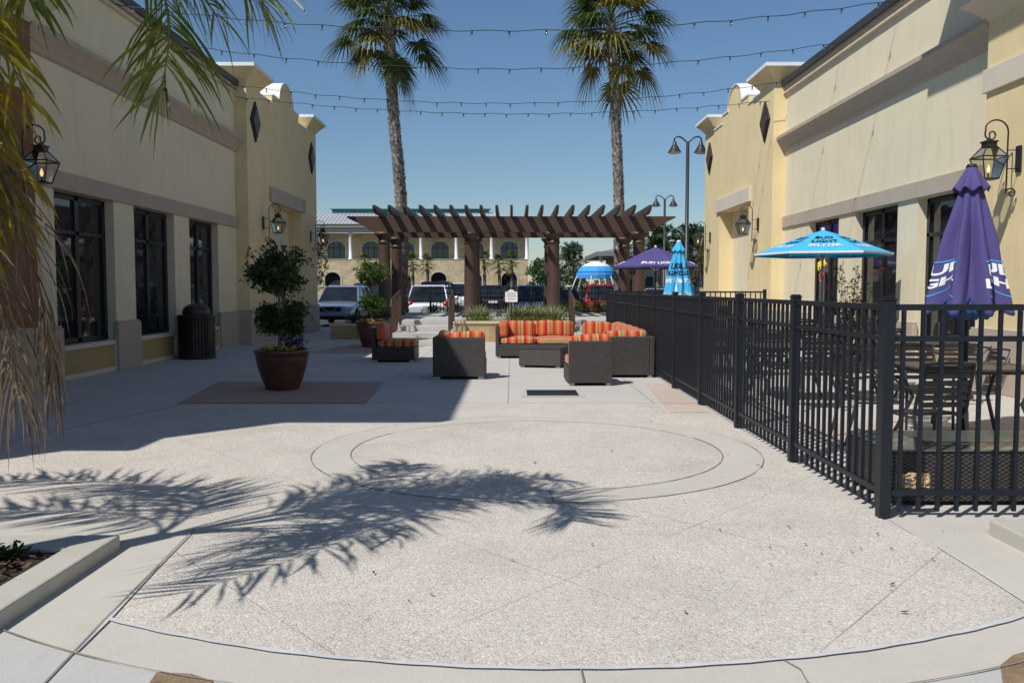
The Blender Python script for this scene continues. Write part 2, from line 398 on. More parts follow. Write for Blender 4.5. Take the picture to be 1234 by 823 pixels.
# ------------------------------------------------------------------ ground
sheet([(-600, -100), (600, -100), (600, 1500), (-600, 1500)], -.012, 'ground', M_asph)
sheet([(-26, -12), (26, -12), (26, 33.5), (-26, 33.5)], 0, 'plaza_paving', M_conc)
# street kerb at the far edge of the plaza
b = MB(); b.box(-26, -6.2, 33.5, 33.7, -.02, .004); struct(b, 'plaza_kerb', M_kerb)
CX, CY, RA = .22, 7.64, 4.3
a0 = math.atan2(3.82-CY, -1.83-CX); a1 = math.atan2(4.03-CY, 2.44-CX)
arc = arcpts(CX, CY, RA, a0, a1, 60)
sheet([(-9, -10), (9, -10), (9, 5.6), (2.44, 5.6), (2.44, 4.9)] + [(arc[-1][0], arc[-1][1])] + arc[::-1][1:] + [(-1.95, 5.3), (-1.97, 5.6), (-9, 5.6)], .004, 'concrete_apron', M_band)
poly = arc + [(2.46, 4.96), (2.40, 5.6), (2.40, 11.2), (-4.25, 11.2), (-4.9, 8.3), (-5.6, 5.6), (-1.97, 5.6), (-1.95, 5.3)]
sheet(poly, .005, 'aggregate_paving', M_agg)
# outer apron beyond the curved band, pebble corners
outer = arcpts(CX, CY, 4.62, R(238), R(300), 40)
sheet([(-1.72, 1.2)]+outer+[(2.2, 1.2)], .009, 'outer_paving', M_apron)
sheet([(-1.38, 3.30), (-1.24, 3.285), (-1.13, 3.22), (-1.18, 2.9), (-1.34, 2.9)], .013, 'pebble_paving', M_pebble)
sheet([(1.78, 2.6), (1.86, 3.22), (1.93, 3.36), (2.04, 3.46), (2.2, 3.53), (2.6, 3.66), (3.4, 3.9), (3.6, 2.6)], .013, 'pebble_paving', M_pebble)
# concentric ring
rc = (.22, 8.02)
def ring(r0, r1, z, name, m, n=96):
    b = MB(); vs = []
    for k in range(n):
        a = 2*math.pi*k/n; vs += [(rc[0]+r0*math.cos(a), rc[1]+r0*math.sin(a), z), (rc[0]+r1*math.cos(a), rc[1]+r1*math.sin(a), z)]
    b.add(vs, [(2*k, 2*k+1, (2*k+3) % (2*n), (2*k+2) % (2*n)) for k in range(n)]); return struct(b, name, m)
ring(1.69, 2.03, .009, 'ring_paving', M_band)
sheet(arcpts(rc[0], rc[1], 1.685, 0, 2*math.pi, 96)[:-1], .0085, 'ring_centre_paving', M_agg2)
strip(arcpts(rc[0], rc[1], 2.035, R(95), R(215), 60), .010, .0128, 'paving_joint', M_jointd)
strip(arcpts(rc[0], rc[1], 2.035, R(-25), R(80), 50), .007, .0128, 'paving_joint', M_jointd)
strip(arcpts(rc[0], rc[1], 2.035, R(225), R(330), 50), .005, .0128, 'paving_joint', M_jointd)
strip(arcpts(rc[0], rc[1], 1.69, R(150), R(235), 50), .009, .0128, 'paving_joint', M_jointd)
strip(arcpts(rc[0], rc[1], 1.69, R(-75), R(20), 50), .011, .0128, 'paving_joint', M_jointd)
strip(arcpts(rc[0], rc[1], 1.69, R(25), R(140), 50), .004, .0128, 'paving_joint', M_jointd)
strip([(rc[0]+math.cos(R(-88))*1.69, rc[1]+math.sin(R(-88))*1.69), (rc[0]+math.cos(R(-88))*2.03, rc[1]+math.sin(R(-88))*2.03)], .008, .0128, 'paving_joint', M_jointd)
strip(arcpts(CX, CY, RA+.004, a0, a1, 60), .026, .0135, 'caulk_line', M_caulk)
strip([(-1.7, 2.6), (-1.83, 3.82), (-1.965, 5.32)], .009, .0145, 'paving_joint', M_jointd)
strip([(-1.79, 3.5), (-1.815, 3.82), (-1.90, 4.6)], .012, .0125, 'caulk_line', M_caulk)
strip([(2.44, 4.05), (2.455, 4.5), (2.46, 4.96)], .013, .0125, 'caulk_line', M_caulk)
strip(arcpts(CX, CY, 4.625, R(238), R(300), 40), .008, .0175, 'paving_joint', M_jointd)
strip([(.27, 3.34), (.275, 3.05)], .007, .0125, 'paving_joint', M_jointd)
strip([(1.08, 3.44), (1.13, 3.33), (1.12, 3.22), (1.16, 3.05)], .005, .0125, 'paving_joint', M_jointd)
strip([(-4.25, 11.21), (2.4, 11.21)], .012, .0125, 'paving_joint', M_jointd)
strip([(-4.2, 11.2), (-4.93, 8.32), (-5.6, 5.6)], .012, .0128, 'paving_joint', M_jointd)
sheet([(-4.35, 11.25), (-1.9, 11.25), (-2.05, 13.9), (-4.7, 13.9)], .006, 'terracotta_paving', M_terra)
sheet([(-4.8, 20.1), (-2.6, 20.1), (-2.2, 23.0), (-4.2, 23.0)], .006, 'terracotta_paving', M_terra)
sheet([(-1.75, 20.1), (-.9, 20.1), (-.9, 22.0), (-1.75, 22.0)], .006, 'peach_paving', M_peach)
sheet([(1.9, 10.4), (2.4, 10.4), (2.42, 13.6), (2.1, 13.6)], .0085, 'peach_paving', M_peach)
for i, (x, y) in enumerate([(3.0, 8.2), (4.9, 8.2), (3.0, 11.2), (4.9, 11.2), (3.0, 14.2), (4.9, 14.2)]):
    sheet([(x, y), (x+1.2, y), (x+1.2, y+1.4), (x, y+1.4)], .006, 'peach_paving', M_peach)
# oil-dark stains and fallen leaves
def leaf_litter():
    b = MB(); r = random.Random(3)
    spots = [(2.05+r.gauss(0, .35), 5.0+r.gauss(0, .35)) for _ in range(26)] + [(r.uniform(-1.6, 2.3), r.uniform(3.6, 10.8)) for _ in range(60)] + [(r.uniform(2.4, 4.2), r.uniform(5.1, 5.6)) for _ in range(30)]
    for x, y in spots:
        s = r.choice((.006, .009, .013, .02))*r.uniform(.8, 1.3); a = r.uniform(0, 6.28); ca, sa = math.cos(a), math.sin(a)
        q = [(-s, 0, 0), (0, s*.35, .004), (s, 0, .009), (0, -s*.35, .002)]
        b.add([(x+ca*u-sa*v, y+sa*u+ca*v, .016+w_) for u, v, w_ in q], [(0, 1, 2, 3)])
    o = b.build('fallen_leaves', leafmat('dry_leaf', (.05, .02, .01), (.28, .14, .06), 0, .9), fixn=False); o['kind'] = 'stuff'
    tag(o, 'small dry brown leaves scattered over the pale aggregate paving', 'leaf litter')
leaf_litter()
# ------------------------------------------------------------------ planter beds near the camera
def bed(s, x_in, y1, kw, kh, label):
    root = empty('kerbed_planter', (s*(x_in+2), y1-2, 0), 0, label, 'planter')
    X = lambda v: v - (s*(x_in+2)); Y = lambda v: v-(y1-2)
    b = MB(); xo = s*x_in; y0 = -3
    b.box(X(xo), X(xo+s*kw), Y(y0), Y(y1), -.02, kh); b.box(X(xo+s*kw), X(xo+s*4.0), Y(y1-.26), Y(y1), -.02, kh-.002)
    b.build('kerb', M_kerb, root, bevel=.012)
    b = MB(); b.box(X(xo+s*kw), X(xo+s*4), Y(y0), Y(y1-.26), -.02, kh*.72); b.build('mulch_bed', M_mulch, root)
    return root, X, Y, kh
root, X, Y, kh = bed(-1, 2.25, 4.93, .19, .088, 'concrete kerbed planting bed with bark mulch in the lower left corner')
b = MB(); r = random.Random(5)
for i in range(3200):
    x = X(-2.5-r.random()*2.2); y = Y(2.7+r.random()*1.95); s = r.uniform(.01, .035)
    d = Vector((r.gauss(0, 1), r.gauss(0, 1), r.gauss(0, .35))).normalized()*s; e = d.cross(Vector((r.gauss(0, .4), r.gauss(0, .4), 1))).normalized()*s*.35
    p = Vector((x, y, .064+r.random()*.028)); b.add([p-d-e, p+d-e, p+d+e, p-d+e], [(0, 1, 2, 3)])
b.build('bark_mulch', M_chip, root, fixn=False)['kind'] = 'stuff'
b = MB()
for i in range(700):
    x = X(-2.62-abs(r.gauss(0, .6))); y = Y(4.62-abs(r.gauss(0, .07))); z = .065+abs(r.gauss(0, .03)); a = r.uniform(0, 6.28); s = r.uniform(.012, .03)
    d = Vector((math.cos(a), math.sin(a), r.uniform(.0, .8)))*s; e = Vector((-math.sin(a), math.cos(a), .1))*s*.5; p = Vector((x, y, z))
    b.add([p, p+d-e, p+d*2, p+d+e], [(0, 1, 2, 3)])
b.build('groundcover', M_topi, root, fixn=False)['kind'] = 'stuff'
root, X, Y, kh = bed(1, 2.90, 5.22, 1.2, .10, 'low concrete kerb slab at the right edge in front of the fence corner')
# ------------------------------------------------------------------ retail buildings
def retail(s, wins, wallx, nearmat, nearx, nearY0, nearTop, label):
    root = empty('retail_building', (s*10, 20, 0), 0, label, 'building')
    def bx(b, d0, d1, y0, y1, z0, z1, mi=0):       # d = distance outward from the wall plane
        b.box(s*(wallx-d0)-s*10, s*(wallx-d1)-s*10, y0-20, y1-20, z0, z1, mi)
    PX = lambda d: s*(wallx-d)-s*10
    Y0, Y1 = 12.9, 22.9
    # main wall with openings
    b = MB(); edges = [Y0]
    for a, c in wins: edges += [a, c]
    edges.append(Y1)
    for i in range(0, len(edges), 2): bx(b, 0, -.45, edges[i], edges[i+1], 0, 3.06)
    bx(b, 0, -.45, Y0, Y1, 3.06, 6.62)
    for a, c in wins: bx(b, -.08, -.45, a, c, 0, .56)
    b.build('wall', M_cream, root)
    prev = Y0
    for a, c in wins+[(Y1, Y1)]:
        if a-prev <= .3: prev = c; continue
        b = MB()
        if a-prev > .3: bx(b, .07, -.02, prev-.06 if prev > Y0 else prev, a+.06 if a < Y1 else a, 0, .86)
        if a-prev > .3: bx(b, .05, -.02, prev-.04 if prev > Y0 else prev, a+.04 if a < Y1 else a, .86, .90)
        prev = c; b.build('pier_base', M_taupe, root, bevel=.01)
    for a, c in wins:
        b = MB(); bx(b, -.03, -.09, a, c, .02, .50); b.build('sill_panel', M_panel, root)
        b = MB(); bx(b, 0.01, -.1, a, c, .48, .56); bx(b, 0.01, -.1, a, c, 0.002, .08); bx(b, 0.01, -.1, a, a+.07, .08, .48); bx(b, 0.01, -.1, c-.07, c, .08, .48)
        b.build('panel_frame', M_ltrim, root, bevel=.006)
        # window: frame > pane
        b = MB(); t = .065; z0, z1, zt = .58, 3.04, 2.42
        for (ya, yb, za, zb) in [(a, a+t*1.6, z0, z1), (c-t*1.6, c, z0, z1), (a, c, z1-t*1.2, z1), (a, c, z0, z0+t*1.2), (a, c, zt-t/2, zt+t/2), ((a+c)/2-t, (a+c)/2+t, z0, z1)]:
            bx(b, -.16, -.24, ya, yb, za, zb)
        wf = b.build('window', M_winframe, root, bevel=.004)
        b = MB(); bx(b, -.20, -.205, a, c, z0, z1); b.build('pane', M_pane, wf)
    b = MB(); bx(b, .05, -.02, Y0, Y1-.002, 3.06, 3.35); b.build('belt_course', M_taupe, root, bevel=.008)
    prof = [(0, 5.02), (.05, 5.05), (.08, 5.12), (.17, 5.25), (.22, 5.30), (.24, 5.32), (.24, 5.40), (.02, 5.44), (-.03, 5.44), (-.03, 5.02)]
    b = MB(); b.prism(prof, lambda u, v, t: (PX(u), t-20, v), Y0, Y1+.06); b.build('cornice', M_taupe, root)
    b = MB(); bx(b, .07, -.45, Y0, Y1, 6.62, 6.70); b.build('eave_trim', M_taupe, root)
    b = MB(); bx(b, .13, -.5, Y0, Y1-.003, 6.70, 6.84); bx(b, .09, -.5, Y0, Y1-.003, 6.84, 6.88); b.build('roof_edge', M_darkmetal, root)
    b = MB(); bx(b, .08, .0, Y0, Y1, 6.50, 6.54); b.build('conduit', M_ltrim, root)
    b = MB(); bx(b, -.45, -16, nearY0+3.4 if s < 0 else 8, Y1+8, 0, 6.3); b.build('building_mass', M_cream, root)
    # gable tower at the far end
    TX = .32; T0, T1 = 22.9, 30.9
    r0, r1, rz = 25.15, 28.65, 3.95
    b = MB(); bx(b, TX, -1.2, T0, r0, 0, 6.72); bx(b, TX, -1.2, r1, T1, 0, 6.72); bx(b, TX, -1.2, r0, r1, rz, 6.72)
    b.build('tower_wall', M_tan, root)
    b = MB(); bx(b, TX-.42, -1.2, r0, r1, 0, rz); b.build('recess_panel', M_cream, root)
    b = MB(); bx(b, TX+.07, TX-.02, r0-.25, r1+.35, rz, rz+.42); b.build('lintel', M_taupe if s < 0 else M_ltrim, root, bevel=.01)
    b = MB(); bx(b, TX+.05, -.05, T0-.05, r0+.0, 0, .92); b.build('tower_base', M_taupe, root, bevel=.01); b = MB(); bx(b, TX+.05, -1.25, r1, T1+.05, 0, .92); b.build('tower_base', M_taupe, root, bevel=.01)
    # parapet
    yc = 26.9
    pf = [(24.2, 6.72), (24.2, 6.74), (25.35, 6.74), (25.35, 7.0), (26.1, 7.0)]
    pf += [(yc-.8*math.cos(a), 7.0+.62*math.sin(a)) for a in [math.pi*i/16 for i in range(0, 17)]]
    pf += [(28.45, 7.0), (28.45, 6.74), (29.6, 6.74), (29.6, 6.72)]
    b = MB(); b.prism(pf, lambda u, v, t: (PX(t), u-20, v), TX, TX-.65); b.build('parapet', M_tan, root)
    b = MB()
    for (ya, za), (yb, zb) in zip(pf[1:-2], pf[2:-1]):
        d = Vector((yb-ya, zb-za)); 
        if d.length < .01 or abs(ya-yb) < .01: continue
        n = Vector((-d.y, d.x)).normalized()*.05; e = d.normalized()*.012
        q = [(ya-e.x, za-e.y), (yb+e.x, zb+e.y), (yb+e.x+n.x, zb+e.y+n.y), (ya-e.x+n.x, za-e.y+n.y)]
        b.prism(q, lambda u, v, t: (PX(t), u-20, v), TX+.03, TX-.69)
    b.build('parapet_coping', M_white, root)
    for y0, y1 in ((22.9, 24.2), (29.6, 30.9)):
        b = MB(); bx(b, TX-.002, TX-1.0, y0+.002, y1-.002, 6.72, 6.98)
        # flared cap
        lv = [(0, 6.86), (.04, 6.90), (.10, 6.98), (.20, 7.08), (.28, 7.15)]
        vs = []; 
        for o_, z in lv:
            for yy, dd in ((y0-o_, TX+o_), (y1+o_, TX+o_), (y1+o_, TX-1.0-o_), (y0-o_, TX-1.0-o_)): vs.append((PX(dd), yy-20, z))
        fs = [(i*4+k, i*4+(k+1) % 4, i*4+4+(k+1) % 4, i*4+4+k) for i in range(len(lv)-1) for k in range(4)]
        b.add(vs, fs); cpo = b.build('pier_cap', M_tan, root)
        b = MB(); bx(b, TX+.30, TX-1.3, y0-.30, y1+.30, 7.15, 7.24); b.build('cap_coping', M_white, cpo)
    for yd in (23.6, 30.15):
        for k, (rr, dd, m, nm) in enumerate(((.50, .05, M_diaframe, 'diamond_medallion'), (.38, .075, M_diamond, 'medallion_face'))):
            b = MB(); b.prism([(yd-rr*.86, 5.92), (yd, 5.92-rr*1.08), (yd+rr*.86, 5.92), (yd, 5.92+rr*1.08)], lambda u, v, t: (PX(t), u-20, v), TX-.01, TX+dd)
            if k == 0: par = b.build(nm, m, root, bevel=.01)
            else:
                b.build(nm, m, par)
    # near tower
    nd = wallx-nearx
    b = MB()
    zt = nearTop
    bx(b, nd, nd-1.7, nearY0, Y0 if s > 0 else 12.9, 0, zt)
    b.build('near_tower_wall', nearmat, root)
    b = MB(); bx(b, nd+.05, nd-.02, nearY0, 12.9+.04, 4.32, 4.66); b.build('tower_band', M_ltrim, root, bevel=.01)
    b = MB(); bx(b, nd+.06, nd-.02, nearY0, 12.9+.06, 0, .92); b.build('tower_base', M_taupe, root, bevel=.01)
    prof = [(0, 5.34), (.05, 5.38), (.12, 5.48), (.26, 5.60), (.30, 5.62), (.30, 5.72), (.0, 5.76)]
    b = MB(); vs = []; n = len(prof)
    for (o_, z) in prof: vs.append((PX(nd-1.7), nearY0-o_-20, z))
    for (o_, z) in prof: vs.append((PX(nd+o_), nearY0-o_-20, z))
    for (o_, z) in prof: vs.append((PX(nd+o_), 12.9+o_-20, z))
    for (o_, z) in prof: vs.append((PX(nd-1.7), 12.9+o_-20, z))
    fs = [(j*n+i, j*n+i+1, (j+1)*n+i+1, (j+1)*n+i) for j in range(3) for i in range(n-1)]
    b.add(vs, fs); b.build('tower_cornice', M_ltrim, root)
    b = MB(); bx(b, nd+1.73, nd-1.9, nearY0, 14.0 if s < 0 else 13.1, zt, zt+.25); b.build('tower_roof', M_taupe, root, bevel=.02)
    return root
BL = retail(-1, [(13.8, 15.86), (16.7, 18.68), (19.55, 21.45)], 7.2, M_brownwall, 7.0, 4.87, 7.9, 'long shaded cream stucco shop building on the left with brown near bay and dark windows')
BR = retail(1, [(13.35, 15.35), (16.15, 18.15), (19.05, 20.95)], 7.1, M_tan, 6.92, 4.87, 8.1, 'sunlit cream and yellow stucco shop building on the right behind the fenced patio')
# window decals on the right building
def decal(txt, size, y, z, m, parent, name, rot=0):
    vs, fs = text_mb(txt, size, .03); b = MB()
    c, s_ = math.cos(rot), math.sin(rot)
    b.add([(7.1+.19-10, y-20-(v.x*c-v.y*s_), z+v.x*s_+v.y*c) for v in vs], fs); return b.build(name, m, parent, fixn=False)
M_neony = emis('yellow_neon', (.9, .65, .05), .6); M_neonr = emis('red_neon', (.8, .08, .03), .6)
decal('PICK', .27, 20.55, 1.98, M_neony, BR, 'window_lettering', .25)
decal('UP', .27, 20.55, 1.68, M_neonr, BR, 'window_lettering', .25)
decal('HOT', .26, 19.25, 2.18, M_neony, BR, 'window_lettering', .1)
b = MB(); b.add([(7.1+.192-10, 19.28-20+.24*math.cos(a), 2.27+.17*math.sin(a)) for a in [i*math.pi/12 for i in range(24)]], [tuple(range(24))]); b.build('window_lettering', M_neonr, BR)
t = NT('blue_poster'); t.set(Base_Color=t.ramp(t.noise(3.5, 4), [(.38, (.03, .03, .22)), (.52, (.09, .08, .45)), (.66, (.3, .35, .7))]), Roughness=.4)
for ya in (19.2, 20.1):
    b = MB(); b.box(7.1+.190-10, 7.1+.197-10, ya-20, ya-20+.75, 2.46, 2.94); b.build('window_poster', t.m, BR)
# ------------------------------------------------------------------ wall lanterns
def lantern(x, y, z, s, label):
    """s=+1: mounted on a wall facing -X"""
    root = empty('wall_lantern', (x, y, z), 0 if s > 0 else math.pi, label, 'wall lantern', 'scrolled gas lanterns on the shop walls')
    if lantern.proto:
        o = lantern.proto
        for ch in list(o.children): copy_tree(ch, root)
        return root
    b = MB(); b.box(-.03, 0, -.06, .06, -.18, .18); b.build('wall_plate', M_iron, root, bevel=.01)
    b = MB()
    P = [(-.03-0, 0, 0)]
    for zz in (-.13, .12): b.tube([(-.02, .0, zz), (-.17, .0, zz)], .007, 6)
    def spiral(cx, cz, r0, r1, a0, a1, n): return [(cx+(r0+(r1-r0)*i/n)*math.cos(a0+(a1-a0)*i/n), 0, cz+(r0+(r1-r0)*i/n)*math.sin(a0+(a1-a0)*i/n)) for i in range(n+1)]
    bot = spiral(-.10, -.46, .02, .07, R(200), R(200-540+160), 18)[::1]
    bot = spiral(-.10, -.46, .015, .075, R(-270), R(180), 18)
    top = spiral(-.33, .36, .165, .165, R(0), R(150), 14)
    curl = spiral(-.395, .33, .095, .02, R(130), R(560), 20)
    pts = bot+[(-.170, 0, -.35), (-.168, 0, -.1), (-.168, 0, .2)]+top+curl[1:]
    b.tube(pts, .011, 6); b.build('scroll_bracket', M_iron, root, smooth=True)
    cx = -.42; LZ = 0
    b = MB(); Mt = Matrix.Translation((cx, 0, 0))
    zt, zb, zr, zc = .02, -.27, .16, .24; wt, wb, wr = .17, .095, .07
    def frame4(wa, za, wb_, zb_, r):
        for sx, sy in ((1, 1), (1, -1), (-1, 1), (-1, -1)): b.tube([(cx+sx*wa, sy*wa, za), (cx+sx*wb_, sy*wb_, zb_)], r, 5)
    def ringsq(wa, za, r):
        q = [(cx+wa, wa, za), (cx-wa, wa, za), (cx-wa, -wa, za), (cx+wa, -wa, za)]
        for i in range(4): b.tube([q[i], q[(i+1) % 4]], r, 5)
    frame4(wt, zt, wb, zb, .009); frame4(wt, zt, wr, zr, .008); ringsq(wt, zt, .011); ringsq(wb, zb, .011); ringsq(wr, zr, .008)
    b.box(cx-wr, cx+wr, -wr, wr, zr, zc-.02); b.box(cx-wr-.015, cx+wr+.015, -wr-.015, wr+.015, zc-.02, zc); b.lathe([(.012, zc), (.03, zc+.02), (.012, zc+.05), (.008, zc+.09)], 8, (cx, 0))
    b.box(cx-wb, cx+wb, -wb, wb, zb-.012, zb)
    cage = b.build('lantern_cage', M_iron, root)
    b = MB()
    for wa, za, wb_, zb_ in ((wt-.004, zt, wb-.004, zb), (wr-.004, zr, wt-.004, zt)):
        q1 = [(cx+wa, wa, za), (cx-wa, wa, za), (cx-wa, -wa, za), (cx+wa, -wa, za)]; q2 = [(cx+wb_, wb_, zb_), (cx-wb_, wb_, zb_), (cx-wb_, -wb_, zb_), (cx+wb_, -wb_, zb_)]
        b.add(q1+q2, [(i, (i+1) % 4, 4+(i+1) % 4, 4+i) for i in range(4)])
    b.build('pane', M_lampglass, cage)
    b = MB(); b.tube([(cx, 0, zb), (cx, 0, zb+.08)], .012, 8); b.build('burner', M_iron, cage)
    b = MB(); b.lathe([(.002, zb+.075), (.018, zb+.10), (.024, zb+.13), (.012, zb+.17), (.001, zb+.20)], 10, (cx, 0)); b.build('flame', M_flame, cage, smooth=True)
    lantern.proto = root; return root
lantern.proto = None
lantern(6.915, 12.0, 3.25, 1, 'black scroll lantern on the tan wall beside the closed purple umbrella')
lantern(6.77, 24.1, 3.24, 1, 'black scroll lantern on the sunlit yellow tower right of the recess')
lantern(6.77, 29.9, 3.22, 1, 'black scroll lantern on the far end of the right building, above the closed blue umbrella')
lantern(-6.995, 12.3, 3.24, -1, 'black scroll lantern on the brown wall bay behind the yellow palm leaves')
lantern(-6.87, 24.2, 3.28, -1, 'black scroll lantern on the shaded left tower above the near potted topiary')
lantern(-6.87, 29.9, 3.25, -1, 'black scroll lantern at the far corner of the left tower above the parked silver car')
# ------------------------------------------------------------------ patio fences
def fence(name, A, B, n, h, label, posts=None, last=True, first=True):
    A = Vector(A); B = Vector(B); d = (B-A); L = d.length; root = empty(name, (A.x, A.y, 0), math.atan2(d.y, d.x), label, 'fence')
    st = L/n; pw = .037
    def post():
        b = MB(); b.box(-pw, pw, -pw, pw, 0, h+.02); b.box(-pw-.006, pw+.006, -pw-.006, pw+.006, h+.02, h+.032); b.box(-pw+.004, pw-.004, -pw+.004, pw-.004, h+.032, h+.045)
        return b.build('fence_post', M_black, root, bevel=.004)
    def panel():
        b = MB(); a, c = pw+.004, st-pw-.004
        for z, hh in ((h-.045, .04), (h-.245, .035), (.15, .038)): b.box(a, c, -.017, .017, z, z+hh)
        k = max(1, round((c-a)/.128)); s = (c-a)/k
        for i in range(k):
            x = a+s*(i+.5)
            for z0, z1 in ((.045, .149), (.189, h-.246), (h-.209, h-.046)): b.box(x-.0118, x+.0118, -.0115, .0115, z0, z1)
        return b.build('fence_panel', M_black, root)
    p0 = post(); q0 = panel()
    p0.location.x = 0 if first else st
    for i in range(1, n): q = q0.copy(); C.objects.link(q); q.location.x = i*st
    for i in range(1 if first else 2, n+1 if last else n): q = p0.copy(); C.objects.link(q); q.location.x = i*st
    return root
FX = 2.425
fence('patio_fence', (FX, 5.62), (FX, 22.1), 9, 1.40, 'long black metal picket fence running away from the camera along the patio')
fence('patio_fence', (FX, 5.62), (FX+5.5, 5.62), 3, 1.40, 'black metal picket fence across the front of the patio, below the closed purple umbrella', first=False)
fence('patio_fence', (FX, 22.1), (6.4, 22.1), 2, 1.42, 'black metal picket fence closing the far end of the patio beside the yellow tower', first=False)
# ------------------------------------------------------------------ terrace, steps
TZ = .56
b = MB(); b.box(-1.62, 1.62, 26.4, 33.6, 0, TZ); b.box(-4.85, -1.62, 27.0, 33.6, 0, TZ-.003); b.box(1.62, 6.6, 26.4, 33.6, 0, TZ-.003); struct(b, 'terrace', M_step)
for x0, x1 in ((-3.25, -1.62), (1.62, 3.3)):
    b = MB()
    for i in range(4): b.box(x0, x1, 22.6+i*1.05, 27.0, .002 if i == 0 else .14*i, .14*(i+1)-(.006 if i == 3 else 0))
    struct(b, 'steps', M_step, bevel=.012)
def planter(x0, x1, y0, y1, h, m, label):
    cx, cy = (x0+x1)/2, (y0+y1)/2; root = empty('stone_planter', (cx, cy, 0), 0, label, 'planter')
    b = MB(); b.box(x0-cx, x1-cx, y0-cy, y0-cy+.25, 0, h-.07); b.box(x0-cx, x0-cx+.25, y0-cy+.25, y1-cy, 0, h-.07); b.box(x1-cx-.25, x1-cx, y0-cy+.25, y1-cy, 0, h-.07); b.box(x0-cx+.25, x1-cx-.25, y1-cy-.25, y1-cy, 0, h-.07)
    b.build('planter_wall', m, root)
    b = MB(); b.box(x0-cx-.04, x1-cx+.04, y0-cy-.04, y0-cy+.3, h-.07, h); b.box(x0-cx-.04, x0-cx+.3, y0-cy+.3, y1-cy, h-.07, h); b.box(x1-cx-.3, x1-cx+.04, y0-cy+.3, y1-cy, h-.07, h)
    b.build('cap', M_cap, root, bevel=.015)
    b = MB(); b.box(x0-cx+.26, x1-cx-.26, y0-cy+.26, y1-cy-.26, 0, h-.06); b.build('soil', M_soil, root)
    return root
planter(-1.60, 1.60, 24.2, 26.35, .57, M_planter2, 'tan tiled planter wall with plants and sign, between the two flights of steps')
planter(-5.3, -3.32, 25.45, 26.95, .45, M_planter, 'low tan stone planter at the left beside the second potted topiary')
def leafblob(b, c, rad, n, size, r, mi=0, shell=.5, flat=1):
    c = Vector(c)
    for i in range(n):
        d = Vector((r.gauss(0, 1), r.gauss(0, 1), r.gauss(0, 1))).normalized()
        k = (shell+(1-shell)*r.random())*(1+.12*math.sin(5*d.x+3*d.z)+.1*math.sin(7*d.y))
        p = c+Vector((d.x*rad[0], d.y*rad[1], d.z*rad[2]))*k
        u = (d+Vector((r.gauss(0, .7), r.gauss(0, .7), r.gauss(0, .7)))).normalized(); v = u.orthogonal().normalized(); v = (v+u.cross(v)*r.uniform(-2, 2)).normalized()
        s = size*r.uniform(.6, 1.3)
        b.add([p-v*s*.45, p+u*s*.5+v*0, p+v*s*.45+u*s*.1, p+u*s*1.3], [(0, 1, 3), (1, 2, 3)] if False else [(0, 3, 2, 1)][:1] if False else [(0, 1, 3), (1, 2, 3)], mi)
def spiky(x, y, z, n, h, r_, label, group, m=None, name='spiky_plant'):
    r = random.Random(int(x*100)+int(y*10)); b = MB()
    for i in range(n):
        a = r.uniform(0, 6.28); lean = r.uniform(.2, 1.4); L = h*r.uniform(.7, 1.2); wd = r.uniform(.012, .022); p = Vector((r.gauss(0, r_*.25), r.gauss(0, r_*.25), 0)); side = Vector((-math.sin(a), math.cos(a), 0))*wd
        vs = []; 
        for k in range(5):
            t_ = k/4; q = p+Vector((math.cos(a)*lean*L*t_*(.5+.5*t_), math.sin(a)*lean*L*t_*(.5+.5*t_), L*(t_-.35*lean*t_*t_))); vs += [q-side*(1-t_*.85), q+side*(1-t_*.85)]
        b.add(vs, [(2*k, 2*k+1, 2*k+3, 2*k+2) for k in range(4)])
    return tag(b.build(name, m or M_grass, loc=(x, y, z), fixn=False), label, 'plant', group)
for x, y, lab in [(-.98, 25.3, 'spiky green and white striped clump nearest the brown column, left end of the planter'), (.18, 25.2, 'spiky striped clump right behind the white sign in the planter'), (.72, 25.4, 'spiky striped clump right of the white sign in the planter'), (1.18, 25.2, 'spiky striped clump at the right end of the tiled planter')]:
    spiky(x, y, .5, 300, .56, .5, lab, 'striped spiky plants in the planter')
b = MB(); r = random.Random(9)
for i in range(46): leafblob(b, (-1.2+2.4*i/45, 24.60+r.gauss(0, .06), .62), (.12, .12, .08), 40, .03, r)
tag(b.build('ground_cover', M_cover, fixn=False), 'strip of lime green ground cover along the planter edge', 'ground cover', kind='stuff')
# sign
root = empty('garden_sign', (-.02, 24.75, .5), 0, 'small white sign with arched top on a black post in the planter', 'sign')
b = MB(); b.box(-.02, .02, -.02, .02, 0, .62); b.build('post', M_black, root)
b = MB(); sp_ = [(-.175, .60), (.175, .60), (.175, .88), (.11, .90)]+[(.09*math.cos(a), .90+.055*math.sin(a)) for a in [math.pi*i/8 for i in range(9)]]+[(-.11, .90), (-.175, .88)]
b.prism(sp_, lambda u, v, t: (u, t, v), -.045, -.022); board = b.build('sign_board', M_sign, root)
b = MB(); r = random.Random(2)
for zz, wd in ((.825, .105), (.755, .13), (.685, .09)):
    x = -wd
    while x < wd:
        s = r.uniform(.010, .02); b.box(x, x+s*.45, -.0475, -.045, zz, zz+r.uniform(.02, .034)); b.box(x+s*.46, x+s, -.0475, -.045, zz+r.choice((0, .010, .018)), zz+.004+r.choice((.008, .018))); x += s+.006
b.build('lettering', mat('grey_lettering', (.10, .10, .10), .7, .1), board)
